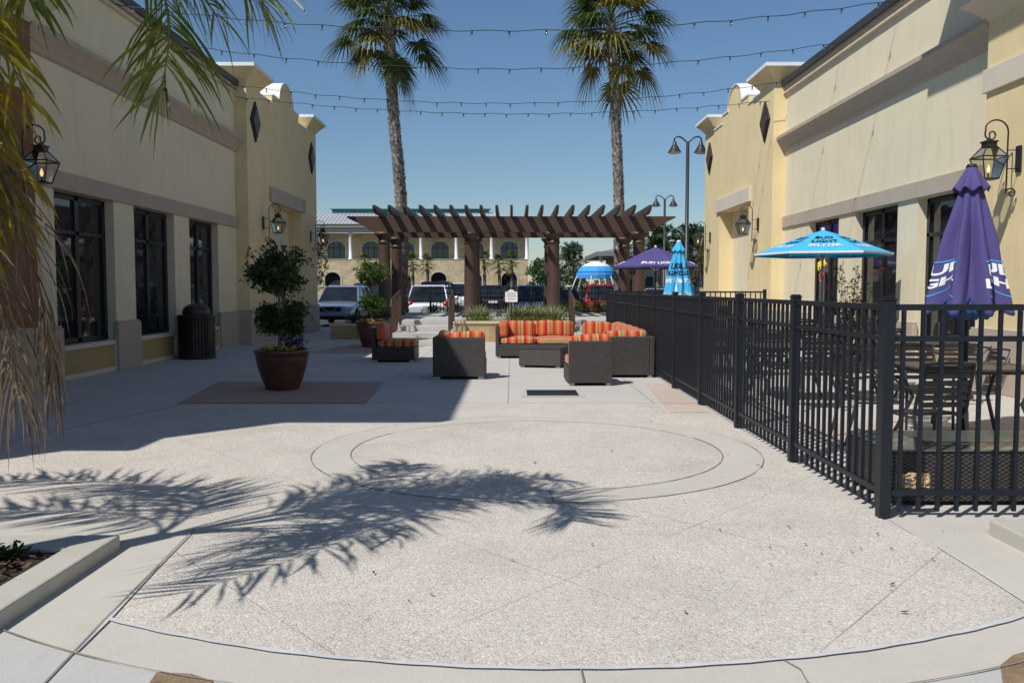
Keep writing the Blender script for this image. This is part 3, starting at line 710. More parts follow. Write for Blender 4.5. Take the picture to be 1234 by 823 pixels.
# handrails
def handrail(x, y0, y1, z0, z1, label):
    root = empty('handrail', (x, y0, 0), 0, label, 'handrail', 'brown handrails beside the steps'); L = y1-y0; n = int(L/.16)
    zf = lambda t: z0+(z1-z0)*t
    b = MB()
    b.tube([(0, -.30, z0+.72), (0, -.12, z0+.92)]+[(0, L*i/6, zf(i/6)+.95) for i in range(7)], .03, 8); b.tube([(0, L*i/6, zf(i/6)+.16) for i in range(7)], .016, 6)
    b.build('rail', M_perg, root)
    for t_ in (0, .5, 1): b = MB(); b.box(-.035, .035, L*t_-.035, L*t_+.035, zf(t_)-.02, zf(t_)+.94); b.build('post', M_perg, root, bevel=.004)
    b = MB()
    for i in range(1, n):
        t_ = i/n; b.box(-.008, .008, L*t_-.008, L*t_+.008, zf(t_)+.16, zf(t_)+.94)
        if i % 4 == 2: b.tube([(0, L*t_+.06*math.cos(a), zf(t_)+.55+.09*math.sin(a)) for a in [k*math.pi/5 for k in range(11)]], .008, 5)
    b.build('balusters', M_perg, root)
handrail(-3.25, 23.7, 25.3, .26, .46, 'brown ornamental handrail on the left side of the left steps')
handrail(-1.70, 23.7, 25.3, .26, .46, 'brown ornamental handrail between the left steps and the tiled planter')
handrail(1.68, 23.7, 25.3, .26, .46, 'brown ornamental handrail right of the tiled planter by the striped sofas')
# terrace back fence
fence('terrace_railing', (-3.1, 33.2), (6.5, 33.2), 5, 1.52, 'black metal railing along the back of the raised terrace under the pergola')
# ------------------------------------------------------------------ pergola
root = empty('pergola', (0, 29.5, TZ), 0, 'brown timber pergola on eight round columns across the far end of the plaza', 'pergola')
y1_, y2_ = 28.0-29.5, 30.95-29.5; bz = 3.27-TZ
for yy in (y1_, y2_):
    for x in (-4.08, -1.33, 1.33, 4.06 if yy < 0 else 3.97):
        b = MB(); b.box(x-.27, x+.27, yy-.27, yy+.27, 0, .12)
        b.lathe([(.25, .12), (.25, .18), (.225, .2), (.215, .26), (.205, .9), (.185, bz-.42), (.185, bz-.36), (.215, bz-.34), (.215, bz-.30), (.19, bz-.28), (.19, bz-.2), (.25, bz-.12), (.26, bz-.1)], 28, (x, yy))
        b.box(x-.28, x+.28, yy-.28, yy+.28, bz-.1, bz-.002); o = b.build('column', M_perg, root)
        for p in o.data.polygons: p.use_smooth = abs(p.normal.z) < .8 and len(p.vertices) == 4 and p.area < .2
for yy in (y1_, y2_):
    b = MB(); prof = [(-5.25, bz+.50), (5.2, bz+.50), (5.2, bz+.45), (4.75, bz+.24), (4.45, bz+.06), (4.3, bz), (-4.3, bz), (-4.5, bz+.06), (-4.8, bz+.24), (-5.25, bz+.45)]
    for dy in (-.13, .05): b.prism(prof, lambda u, v, t: (u, t, v), yy+dy, yy+dy+.08)
    b.build('beam', M_perg, root, bevel=.006)
r0 = None
for i in range(19):
    x = -4.2+8.4*i/18
    if r0 is None:
        b = MB(); ya, yb = y1_-1.35, y2_+1.35
        prof = [(ya, bz+.66), (ya, bz+.585), (ya+.3, bz+.46), (ya+.5, bz+.42), (yb-.5, bz+.42), (yb-.3, bz+.46), (yb, bz+.585), (yb, bz+.66)]
        b.prism(prof, lambda u, v, t: (t, u, v), -.042, .042); r0 = b.build('rafter', M_perg, root, bevel=.004)
        r0.location.x = x; r0.location.z = .085
    else:
        q = r0.copy(); C.objects.link(q); q.location.x = x+rnd.uniform(-.015, .015)
b = MB(); ap = [(.0, 0)]
# ------------------------------------------------------------------ hedges behind
def shrub(x, y, z, rad, n, size, m, label, group=None, name='shrub', mats=None):
    b = MB(); r = random.Random(int(x*37+y*11)); 
    for k in range(7): leafblob(b, (r.gauss(0, rad[0]*.35), r.gauss(0, rad[1]*.35), rad[2]*r.uniform(.6, 1.1)), (rad[0]*.6, rad[1]*.6, rad[2]*.55), n//7, size, r)
    return tag(b.build(name, m, loc=(x, y, z), fixn=False), label, 'shrub', group)
for i, x in enumerate((1.9, 2.5, 3.1, 3.7)): shrub(x, 31.6, TZ-.03, (.42, .4, .34), 1100, .055, M_hedge, 'yellow green hedge shrub on the terrace, %s' % ('right of the third front column', 'second right of the third front column', 'second from the patio fence', 'nearest the dark patio fence')[i], 'hedge shrubs on the terrace')
for i, x in enumerate((-3.0, -2.2, -1.6)): shrub(x, 32.3, TZ-.03, (.4, .3, .22), 800, .05, M_darkhedge, 'low dark shrub at the back of the terrace, %s' % ('by the left rear column', 'above the left steps', 'beside the second column pair')[i], 'dark shrubs behind the steps')
shrub(-3.95, 26.1, .4, (.5, .4, .25), 900, .05, M_darkhedge, 'dark green bush in the low stone planter by the pots')
shrub(-4.6, 26.2, .4, (.45, .35, .2), 700, .05, M_darkhedge, 'low dark foliage at the left of the stone planter')
# vine/tree at left tower corner
root = empty('climbing_shrub', (-7.35, 32.3, 0), 0, 'tall thin leafy tree growing just behind the far corner of the left tower', 'tree')
b = MB(); b.tube([(0, 0, 0), (.1, .05, 1.4), (.05, 0, 3.2)], [.05, .04, .02], 8); b.build('trunk', M_trunk, root)
b = MB(); r = random.Random(31)
for k in range(16): leafblob(b, (r.gauss(.1, .18), r.gauss(0, .2), 1.6+k*.12), (.26, .26, .2), 60, .08, r)
b.build('crown', M_tree, root, fixn=False)
# ------------------------------------------------------------------ potted topiaries
def pot(x, y, rtop, h, m, label, zrot, balls, leafm, seed, stem=.03):
    root = empty('potted_topiary', (x, y, 0), zrot, label, 'potted plant', None); r = random.Random(seed)
    b = MB(); R_ = rtop
    b.lathe([(.001, 0), (R_*.57, 0), (R_*.60, .02), (R_*.74, h*.28), (R_*.88, h*.58), (R_*.95, h*.80), (R_*.945, h*.86), (R_*.98, h*.89), (R_*1.0, h*.93), (R_*1.0, h*.98), (R_*.96, h), (R_*.88, h*.98), (R_*.86, h*.88), (.001, h*.88)], 48)
    b.build('pot', m, root, smooth=True)
    b = MB(); b.lathe([(.001, h*.90), (R_*.5, h*.905), (R_*.865, h*.89)], 24); b.build('soil', M_soil, root)
    b = MB()
    for dx in (-.03, .03):
        b.tube([(dx*2, 0, h*.88), (dx*1.2+.03, .02, h+.25), (dx+.0, -.02, h+.6), (dx*.5-.02, .0, balls[-1][2])], [stem, stem*.85, stem*.7, stem*.4], 8)
    for bb in balls:
        for k in range(7):
            a = r.uniform(0, 6.28); b.tube([(0, 0, bb[2]-bb[3]*.7), (math.cos(a)*bb[3]*.5, math.sin(a)*bb[3]*.5, bb[2]+r.uniform(-.1, .2)*bb[3])], [.012, .005], 5)
    b.build('stem', M_bark, root)
    for (bxx, byy, bz_, rad, squash) in balls:
        b = MB()
        for k in range(26):      # clumped, uneven ball
            d = Vector((r.gauss(0, 1), r.gauss(0, 1), r.gauss(0, 1))).normalized()*rad*r.uniform(.45, .80)
            leafblob(b, (bxx+d.x, byy+d.y, bz_+d.z*squash), (rad*.36, rad*.36, rad*.32), 120, rad*.15, r, shell=.2)
        for k in range(26):      # stray sprigs
            d = Vector((r.gauss(0, 1), r.gauss(0, 1), r.gauss(.3, 1))).normalized()
            p = Vector((bxx, byy, bz_))+Vector((d.x, d.y, d.z*squash))*rad*r.uniform(1.0, 1.22)
            leafblob(b, p, (.035, .035, .035), 7, rad*.12, r)
        b.build('foliage', leafm, root, fixn=False)
    b = MB()
    for k in range(70):
        a = r.uniform(0, 6.28); q = R_*.83*math.sqrt(r.random()); leafblob(b, (q*math.cos(a), q*math.sin(a), h+.0+r.random()*.05), (.03, .03, .02), 8, .028, r)
    b.build('flowers', M_flowy, root, fixn=False)['kind'] = 'stuff'
    b = MB()
    for k in range(40): leafblob(b, (R_*.45+r.gauss(0, .07), -.1+r.gauss(0, .12), h+.05+abs(r.gauss(0, .06))), (.035, .035, .03), 9, .035, r)
    b.build('flowers', M_flowp, root, fixn=False)['kind'] = 'stuff'
    b = MB()
    for k in range(60):
        a = r.uniform(0, 6.28); q = R_*.8*math.sqrt(r.random()); leafblob(b, (q*math.cos(a), q*math.sin(a), h-.02), (.05, .05, .03), 10, .035, r)
    b.build('groundcover', M_topi, root, fixn=False)
    return root
pot(-3.40, 12.85, .405, .60, M_pot, 'large brown glazed pot with two tier topiary shrub and yellow flowers, near left', .4, [(.03, 0, 1.05, .37, .78), (-.02, 0, 1.74, .45, .78)], M_topi, 41)
pot(-3.55, 22.1, .42, .66, M_pot2, 'plum brown pot with two tier topiary shrub behind the lone striped chair', 1.7, [(.0, 0, 1.10, .35, .8), (.02, 0, 1.86, .40, .72)], M_topil, 42)
# ------------------------------------------------------------------ trash can
root = empty('trash_can', (-6.72, 18.55, 0), 0, 'round black slatted litter bin with domed lid against the left shop wall', 'litter bin')
b = MB(); b.lathe([(.001, .03), (.34, .03), (.35, .06), (.35, .80), (.33, .84)], 32); b.build('liner', M_tyre, root, smooth=True)
b = MB()
for k in range(36):
    a = 2*math.pi*k/36; Mx = Matrix.Rotation(a, 4, 'Z'); b.box(.355, .375, -.024, .024, .05, .86, 0, Mx)
b.build('slats', M_can, root)
b = MB(); b.lathe([(.34, .0), (.385, .0), (.39, .05), (.36, .06)], 36); b.lathe([(.34, .84), (.39, .85), (.395, .90), (.36, .93), (.28, .94)], 36); b.build('rims', M_can, root, smooth=True)
b = MB(); b.lathe([(.28, .93), (.29, .98)]+[(.285*math.cos(a), .99+.19*math.sin(a)) for a in [math.pi/2*i/8 for i in range(1, 9)]], 32); b.build('dome_lid', M_dome, root, smooth=True)
# ------------------------------------------------------------------ lounge furniture
UW = .43
def lounge(kind, x, y, rot, label, w=1.0):
    nm = {'corner': 'wicker_corner_seat', 'mid': 'wicker_armless_seat'}[kind]
    root = empty(nm, (x, y, 0), rot, label, 'outdoor sofa', 'dark wicker seats with striped cushions')
    if kind in lounge.p:
        for ch in list(lounge.p[kind].children): copy_tree(ch, root)
        root.scale = (w, 1, 1); return root
    b = MB(); b.box(-UW+(.078 if kind == 'corner' else 0), UW, -UW+.078, UW, .045, .30); b.build('base', M_wick, root, bevel=.012)
    b = MB(); b.box(-UW, UW, -UW-.002, -UW+.075, .045, .69); b.build('back_panel', M_wick, root, bevel=.012)
    if kind == 'corner': b = MB(); b.box(-UW-.002, -UW+.075, -UW+.078, UW, .045, .69); b.build('side_panel', M_wick, root, bevel=.012)
    xo = -UW+.08 if kind == 'corner' else -UW+.01
    xb = -UW+.24 if kind == 'corner' else -UW+.015
    def cushion(x0, x1, y0, y1, z0, z1, m, nm='back_cushion', seed=1):
        q = random.Random(seed); N = 8; cx, cy, cz = (x0+x1)/2, (y0+y1)/2, (z0+z1)/2; hx, hy, hz = (x1-x0)/2, (y1-y0)/2, (z1-z0)/2
        bm = bmesh.new(); bmesh.ops.create_cube(bm, size=2); bmesh.ops.subdivide_edges(bm, edges=bm.edges[:], cuts=N, use_grid_fill=True)
        hs = sorted((hx, hy, hz)); vs = {}
        for v in bm.verts:
            u, w_, t_ = v.co; e = 1/7; k = (abs(u)**7+abs(w_)**7+abs(t_)**7)**(-e)
            u, w_, t_ = u*k, w_*k, t_*k
            d = [hx, hy, hz]; p = [u*hx, w_*hy, t_*hz]; n_ = [u, w_, t_]; ax = d.index(min(d)); o1, o2 = [a for a in range(3) if a != ax]
            p[ax] += math.copysign(.022, n_[ax])*(1-n_[o1]**2)*(1-n_[o2]**2)*(1 if abs(n_[ax]) > .5 else 0)
            p[2] -= .010*math.cos(n_[0]*2.2+seed)*(1 if ax != 2 else .4)
            v.co = Vector((cx+p[0], cy+p[1], cz+p[2]+.003*math.sin(u*9+w_*7+seed)))
        me = bpy.data.meshes.new(nm); bm.to_mesh(me); bm.free(); me.materials.append(m); me.polygons.foreach_set('use_smooth', [True]*len(me.polygons))
        o = bpy.data.objects.new(nm, me); C.objects.link(o); o.parent = root; return o
    cushion(xo, UW-.005, -UW+.08, UW+.02, .302, .44, M_stry, 'seat_cushion', 3)
    cushion(xb, UW-.005, -UW+.08, -UW+.25, .435, .78, M_strx, seed=2)
    if kind == 'corner': cushion(-UW+.08, -UW+.25, -UW+.12, UW-.005, .432, .775, M_stry, seed=5)
    for sx in (-1, 1):
        for sy in (-1, 1): b = MB(); b.box(sx*.36-.05, sx*.36+.05, sy*.36-.04, sy*.36+.04, 0, .044); b.build('foot', M_foot, root)
    root.scale = (w, 1, 1); lounge.p[kind] = root; return root
lounge.p = {}
lounge('mid', -2.40, 17.97, R(-90), 'armless wicker seat standing alone in the shade at the left, facing right')
lounge('corner', -.87, 14.66, R(0), 'wicker corner seat half in shade, back to the camera, left of the drain grate', 1.0)
lounge('corner', .08, 18.95, R(-90), 'left corner seat of the sunlit two seat sofa in front of the planter')
lounge('mid', .945, 18.97, R(180), 'right armless seat of the sunlit two seat sofa in front of the planter')
lounge('corner', 1.95, 18.42, R(180), 'far corner seat of the long sectional against the fence')
lounge('mid', 1.96, 17.55, R(90), 'armless seat of the fence sectional, next to its far corner')
lounge('mid', 1.97, 16.68, R(90), 'middle armless seat of the sectional along the fence')
lounge('mid', 1.96, 15.81, R(90), 'armless seat of the fence sectional, next to its near corner')
lounge('corner', 1.95, 14.94, R(90), 'near corner seat of the sectional, back to the camera beside the fence')
lounge('mid', 1.19, 13.72, R(2), 'small armless wicker seat turned away from the camera, nearest the drain grate', .78)
root = empty('wicker_table', (.62, 16.75, 0), R(-13), 'square dark wicker coffee table among the sofas', 'coffee table')
b = MB(); b.box(-.40, .40, -.45, .45, .04, .355); b.build('base', M_wick, root, bevel=.012)
b = MB(); b.box(-.41, .41, -.46, .46, .356, .372); b.build('top', M_wick, root, bevel=.006)
for sx in (-1, 1):
    for sy in (-1, 1): b = MB(); b.box(sx*.34-.04, sx*.34+.04, sy*.38-.04, sy*.38+.04, 0, .039); b.build('foot', M_foot, root)
# drain grate
root = empty('drain_grate', (.57, 12.35, .004), 0, 'dark rectangular drain grate set in the paving before the sofas', 'drain grate')
b = MB(); b.box(-.44, -.36, -.40, .40, 0, .008); b.box(.36, .44, -.40, .40, 0, .008); b.box(-.36, .36, -.40, -.34, 0, .008); b.box(-.36, .36, .34, .40, 0, .008); b.build('frame', M_apron, root)
b = MB()
for i in range(16): b.box(-.36, .36, -.335+i*.042, -.335+i*.042+.026, .001, .010)
for i in range(4): b.box(-.36+i*.233, -.34+i*.233, -.338, .338, .0005, .0085)
b.build('grille', M_grate, root)
b = MB(); b.box(-.36, .36, -.339, .339, -.001, .0004+.0002); b.build('pit', M_tyre, root)
# ------------------------------------------------------------------ patio furniture
def chair(x, y, rot, label):
    root = empty('patio_chair', (x, y, 0), rot, label, 'chair', 'slatted metal chairs on the patio')
    if chair.p:
        for ch in list(chair.p.children): copy_tree(ch, root)
        return root
    b = MB()                        # faces +y, back at -y
    for i in range(6): b.box(-.22, .22, -.20+i*.073, -.20+i*.073+.062, .43-.004*i, .445-.004*i)
    b.build('seat', M_chair, root, bevel=.004)
    b = MB()
    for i in range(6):
        z = .50+i*.062; dy = -.215-.22*(z-.45); b.box(-.21, .21, dy-.008, dy+.008, z, z+.044)
    b.build('backrest', M_chair, root, bevel=.003)
    for s in (-1, 1):
        b = MB(); b.tube([(s*.24, -.30, 0), (s*.235, -.20, .44), (s*.235, -.225, .55), (s*.225, -.31, .87)], .016, 6); b.build('leg', M_chair, root)
        b = MB(); b.tube([(s*.24, .23, 0), (s*.235, .21, .44)], .015, 6); b.tube([(s*.235, -.20, .41), (s*.235, .21, .41)], .012, 6); b.build('leg', M_chair, root)
        b = MB(); b.tube([(s*.235, .21, .43), (s*.245, .19, .60), (s*.25, .12, .655), (s*.25, -.10, .66), (s*.235, -.25, .64)], .014, 6); b.build('armrest', M_chair, root)
    b = MB(); b.tube([(-.225, -.31, .87), (0, -.325, .885), (.225, -.31, .87)], .016, 6); b.build('top_rail', M_chair, root)
    chair.p = root; return root
chair.p = None
def table(x, y, rot, label, sx=.58, sy=.45):
    root = empty('patio_table', (x, y, 0), rot, label, 'table', 'rectangular slat topped patio tables')
    b = MB(); n = 8; st = 2*sy/n
    for i in range(n): b.box(-sx, sx, -sy+i*st+.004, -sy+(i+1)*st-.004, .725, .745)
    b.build('tabletop', M_table, root, bevel=.003)
    b = MB(); b.box(-sx+.03, sx-.03, -sy+.05, -sy+.09, .69, .724); b.box(-sx+.03, sx-.03, sy-.09, sy-.05, .69, .724); b.box(-sx+.03, -sx+.07, -sy+.09, sy-.09, .69, .724); b.box(sx-.07, sx-.03, -sy+.09, sy-.09, .69, .724); b.build('apron', M_chair, root)
    for a in (-1, 1):
        for c in (-1, 1): b = MB(); b.tube([(a*(sx-.08), c*(sy-.08), .69), (a*(sx-.2), c*(sy-.15), .40), (a*(sx-.05), c*(sy-.06), 0)], .02, 6); b.build('leg', M_chair, root)
    return root
sets = [(4.45, 8.5, 0, 'under the closed purple umbrella'), (3.75, 11.6, 0, 'second along the side fence'), (5.75, 12.2, 0, 'before the nearest right window'), (5.68, 16.0, 0, 'under the open light blue umbrella'), (3.7, 15.0, 0, 'third along the side fence'), (3.81, 20.0, 0, 'under the closed light blue umbrella')]
for k, (x, y, rz, wh) in enumerate(sets):
    table(x, y, rz, 'grey brown slatted patio table %s' % wh)
    sides = [(0, -.78, 0, 'camera side'), (0, .78, math.pi, 'far side'), (-.92, 0, R(-90), 'left end'), (.92, 0, R(90), 'right end')]
    for dx, dy, rr, sd in sides:
        if k == 0 and sd == 'camera side': dx, dy = -.88, -1.0
        chair(x+dx+rnd.uniform(-.05, .05), y+dy+rnd.uniform(-.05, .05), rr+rnd.uniform(-.15, .15), 'dark slatted chair, %s of the table %s' % (sd, wh))
# wicker planter / box with glass top by fence
root = empty('wicker_bench_box', (3.42, 6.35, 0), 0, 'long low dark wicker coffee table with grey green glass top just behind the front fence', 'coffee table')
b = MB(); b.box(-.80, 1.0, -.42, .38, .03, .375); b.build('base', M_wick, root, bevel=.01)
b = MB(); b.box(-.81, 1.01, -.43, .39, .378, .392); b.build('glass_top', M_glasstop, root, bevel=.003)
# crumpled paper bag, resting on the bottom rail
b = MB(); r = random.Random(4); vs = []; nx, ny = 14, 7
for j in range(ny+1):
    for i in range(nx+1):
        u, v = i/nx, j/ny; vs.append((.205*u+r.gauss(0, .002), r.gauss(0, .006)-.012*math.sin(math.pi*u), .085*v*(1+.10*math.sin(3*u))+r.gauss(0, .0015)))
n1 = len(vs); vs += [(x_, y_+.045+r.gauss(0, .004), z_) for x_, y_, z_ in vs]
fs = []
for j in range(ny):
    for i in range(nx):
        a = j*(nx+1)+i; fs += [(a, a+1, a+nx+2, a+nx+1), (n1+a, n1+a+nx+1, n1+a+nx+2, n1+a+1)]
for i in range(nx): fs += [(i, n1+i, n1+i+1, i+1), (ny*(nx+1)+i, ny*(nx+1)+i+1, n1+ny*(nx+1)+i+1, n1+ny*(nx+1)+i)]
for j in range(ny): a = j*(nx+1); fs += [(a, a+nx+1, n1+a+nx+1, n1+a), (a+nx, n1+a+nx, n1+a+2*nx+1, a+2*nx+1)]
root = empty('paper_bag', (2.545, 5.66, .190), 0, 'crumpled brown paper bag with dark print lying behind the front fence bars', 'paper bag')
b.add(vs, fs); pb = b.build('bag', M_bag, root)
b = MB(); rr = random.Random(12)
for zz in (.030, .052):
    x = .014
    while x < .060: s = rr.uniform(.006, .010); b.box(x, x+s, -.034, -.0315, zz, zz+.014); x += s+.003
b.build('print', M_navy, root)
# ------------------------------------------------------------------ umbrellas
def closed_umbrella(x, y, ztop, zhem, rb, m, label, lines, texts, seed, hoodr=.2, inner=None):
    root = empty('closed_umbrella', (x, y, 0), 0, label, 'umbrella'); r = random.Random(seed)
    b = MB(); b.tube([(0, 0, .04), (0, 0, ztop-.02)], .022, 10); b.build('pole', M_black if m is M_purple else M_pole, root)
    b = MB(); b.lathe([(.001, 0), (.26, 0), (.26, .05), (.05, .08), (.04, .3), (.001, .3)], 24); b.build('base', M_can, root, smooth=True)
    b = MB(); b.lathe([(.001, ztop+.035), (.04, ztop+.03), (.055, ztop), (.03, ztop-.02)], 14); b.build('finial', M_black if m is M_purple else M_wprint, root, smooth=True)
    H = ztop-zhem; nf = 8; ph = [r.uniform(-.25, .25) for _ in range(nf)]; am = [r.uniform(.7, 1.25) for _ in range(nf)]
    def rad(th, t):            # t 0 top .. 1 hem
        base = .05+(rb-.05)*(t**.92)
        k = (th/(2*math.pi)*nf) % nf; i = int(k); f = k-i
        a = am[i]*(1-f)+am[(i+1) % nf]*f
        w_ = math.cos(2*math.pi*f+ph[i]*math.sin(math.pi*f))
        return base*(1+ (.28*w_)*a*min(1, t*2.2)) + .010*math.sin(th*17+t*9+1.3*math.sin(th*3))*t + .006*math.sin(th*31+t*14)*t
    def hem(th):
        k = (th/(2*math.pi)*nf) % nf; i = int(k); f = k-i
        return -.13*H*abs(math.cos(math.pi*f))*am[i]+.09*H*am[i]
    def P(th, t, off=0):
        z = ztop-(H-hem(th)*(t**3))*t; q = rad(th, t)+off; return (q*math.cos(th), q*math.sin(th), z)
    n, mth = 34, 128; b = MB(); vs = [P(2*math.pi*k/mth, i/n) for i in range(n+1) for k in range(mth)]
    fs = [(i*mth+k, i*mth+(k+1) % mth, (i+1)*mth+(k+1) % mth, (i+1)*mth+k) for i in range(n) for k in range(mth)]
    b.add(vs, fs); cl = b.build('canopy', m, root, smooth=True)
    sd = cl.modifiers.new('s', 'SOLIDIFY'); sd.thickness = .006
    # vent hood
    b = MB(); nh = 10; vs = []
    for i in range(nh+1):
        t_ = i/nh
        for k in range(mth):
            th = 2*math.pi*k/mth; q = .035+(hoodr-.035)*t_**.9*(1+.10*math.cos(nf*th)*t_); z = ztop+.012-.23*t_*(1-.10*math.cos(nf*th)*t_); vs.append((q*math.cos(th), q*math.sin(th), z))
    b.add(vs, [(i*mth+k, i*mth+(k+1) % mth, (i+1)*mth+(k+1) % mth, (i+1)*mth+k) for i in range(nh) for k in range(mth)])
    hd = b.build('vent_hood', m, cl, smooth=True); sd = hd.modifiers.new('s', 'SOLIDIFY'); sd.thickness = .005
    for txt, size, tc, th0, mm in texts:
        vs, fs = text_mb(txt, size, .035, .95); b = MB(); out = []
        for v in vs:
            t_ = tc-(v.y)/H; th = th0+v.x/(rb*.80); out.append(P(th, t_, .008))
        b.add(out, fs); b.build('lettering', mm, cl, fixn=False)
    for tc, th0, half, mm in lines:
        b = MB(); vs = []; N = 40
        for i in range(N+1):
            th = th0-half+2*half*i/N; vs += [P(th, tc, .008), P(th, tc+.012/H, .008)]
        b.add(vs, [(2*i, 2*i+1, 2*i+3, 2*i+2) for i in range(N)]); b.build('trim_stripe', mm, cl, fixn=False)
    if inner:                          # inner lining showing below the hem
        b = MB()
        for k in range(6):
            a = R(200+k*22); b.tube([(.12*math.cos(a), .12*math.sin(a), zhem+.35), (.20*math.cos(a), .20*math.sin(a), zhem+.0), (.17*math.cos(a), .17*math.sin(a), zhem-.09)], [.05, .07, .02], 10)
        b.build('lining', inner, cl, smooth=True)
    return root
AF = R(-90)-math.atan2(4.44, 8.5)+R(0)    # direction from the near umbrella to the plaza
th_cam = math.atan2(-8.5, -4.44)
closed_umbrella(4.44, 8.5, 2.66, 1.29, .335, M_purple, 'closed purple beer umbrella with white lettering over the near patio table',
    [(.655, th_cam-.95, .62, M_bprint), (.875, th_cam-.95, .62, M_bprint), (.655, th_cam+.98, .50, M_bprint), (.875, th_cam+.98, .50, M_bprint)],
    [('BUD', .13, .745, th_cam-.95, M_wprint), ('LIGHT', .112, .83, th_cam-.95, M_wprint), ('BUD', .13, .745, th_cam+.98, M_wprint), ('LIGHT', .112, .83, th_cam+.98, M_wprint)], 3, .16, M_lining)
th2 = math.atan2(-20, -3.81)
closed_umbrella(3.81, 20.0, 2.55, 1.32, .30, M_blue, 'closed light blue beer umbrella with navy lettering near the far patio fence',
    [(.97, th2, 1.3, M_wprint), (.94, th2, 1.3, M_wprint)],
    [('BUD', .17, .50, th2-.5, M_navy), ('LIGHT', .14, .62, th2-.5, M_navy), ('SELTZER', .11, .75, th2-.5, M_wprint), ('BUD', .17, .50, th2+.8, M_navy), ('LIGHT', .14, .62, th2+.8, M_navy), ('SELTZER', .11, .75, th2+.8, M_wprint)], 8, .15, M_wprint)
def open_umbrella(x, y, ztop, zedge, rad, n, rot, m, label, texts, edge=None, polem=None, tilt=(0, 0)):
    root = empty('open_umbrella', (x, y, 0), 0, label, 'umbrella')
    b = MB(); b.tube([(0, 0, .04), (0, 0, ztop)], .02, 10); b.build('pole', polem or M_pole, root)
    b = MB(); b.lathe([(.001, 0), (.26, 0), (.26, .05), (.05, .08), (.04, .3), (.001, .3)], 24); b.build('base', M_can, root, smooth=True)
    top = empty('x', (0, 0, 0)); bpy.data.objects.remove(top)
    def P(a, q, off=0):          # a angle, q 0..1
        k = (a-rot)/(2*math.pi/n); f = k-math.floor(k); ap = math.cos(math.pi/n)/math.cos(math.pi/n*(2*f-1))
        r_ = rad*q*ap; sag = -.03*math.sin(math.pi*f)*q*math.sin(math.pi*q)
        return (r_*math.cos(a), r_*math.sin(a), ztop-(ztop-zedge)*(q**1.12)+sag+off+tilt[0]*r_*math.cos(a)+tilt[1]*r_*math.sin(a))
    mth = n*8; nr = 10; vs = [P(rot+2*math.pi*k/mth, max(.001, i/nr)) for i in range(nr+1) for k in range(mth)]
    last = len(vs); vs += [(p[0]*.985, p[1]*.985, p[2]-.05) for p in vs[-mth:]]
    b = MB(); b.add(vs, [(i*mth+k, i*mth+(k+1) % mth, (i+1)*mth+(k+1) % mth, (i+1)*mth+k) for i in range(nr+1) for k in range(mth)])
    cl = b.build('canopy', m, root); sd = cl.modifiers.new('s', 'SOLIDIFY'); sd.thickness = .004
    if edge:
        b = MB(); vs = []
        for k in range(mth): p = Vector(P(rot+2*math.pi*k/mth, 1.0)); vs += [p*1.003+Vector((0, 0, .008)), p*1.004+Vector((0, 0, -.03))]
        b.add(vs, [(2*k, 2*k+1, (2*k+3) % (2*mth), (2*k+2) % (2*mth)) for k in range(mth)]); b.build('edge_trim', edge, cl)
    b = MB()
    for k in range(n):
        a = rot+2*math.pi*k/n; p = Vector(P(a, .97, -.03)); q = Vector(P(a, .06, -.03)); b.tube([q, p], .009, 5); b.tube([Vector(P(a, .45, -.035)), (0, 0, zedge-.12)], .007, 5)
    b.build('ribs', M_steel, cl)
    b = MB(); b.lathe([(.001, ztop+.05), (.03, ztop+.04), (.035, ztop), (.02, ztop-.02)], 12); b.build('finial', M_wprint, root)
    for txt, size, qc, a0, mm in texts:
        vs, fs = text_mb(txt, size, .03); b = MB()
        b.add([P(a0+v.x/(rad*qc*.9), qc-v.y/rad, .010) for v in vs], fs); b.build('lettering', mm, cl, fixn=False)
    return root
t3 = math.atan2(-16, -5.68)
open_umbrella(5.68, 16, 2.55, 2.12, 1.2, 6, t3-math.pi/6+.05, M_blue, 'open light blue hexagonal beer umbrella in front of the right shop windows',
    [('BUD', .17, .44, t3+.05, M_navy), ('LIGHT', .17, .60, t3+.05, M_navy), ('SELTZER', .15, .76, t3+.05, M_wprint), ('BUD', .17, .44, t3+.05+math.pi/3, M_navy), ('LIGHT', .17, .60, t3+.05+math.pi/3, M_navy), ('SELTZER', .15, .76, t3+.05+math.pi/3, M_wprint), ('BUD', .17, .44, t3+.05-math.pi/3, M_navy), ('LIGHT', .17, .60, t3+.05-math.pi/3, M_navy), ('SELTZER', .15, .76, t3+.05-math.pi/3, M_wprint)], M_wprint)
t4 = math.atan2(-25, -4.05)
open_umbrella(4.1, 25, 2.66, 2.10, 1.28, 8, t4-math.pi/8+.1, M_purple, 'open purple beer umbrella with white lettering in front of the right pergola columns',
    [('BUD LIGHT', .19, .90, t4+.1, M_wprint), ('BUD LIGHT', .19, .90, t4+.1-math.pi/2, M_wprint), ('BUD LIGHT', .19, .90, t4+.1+math.pi/4*2, M_wprint)], None, M_black)
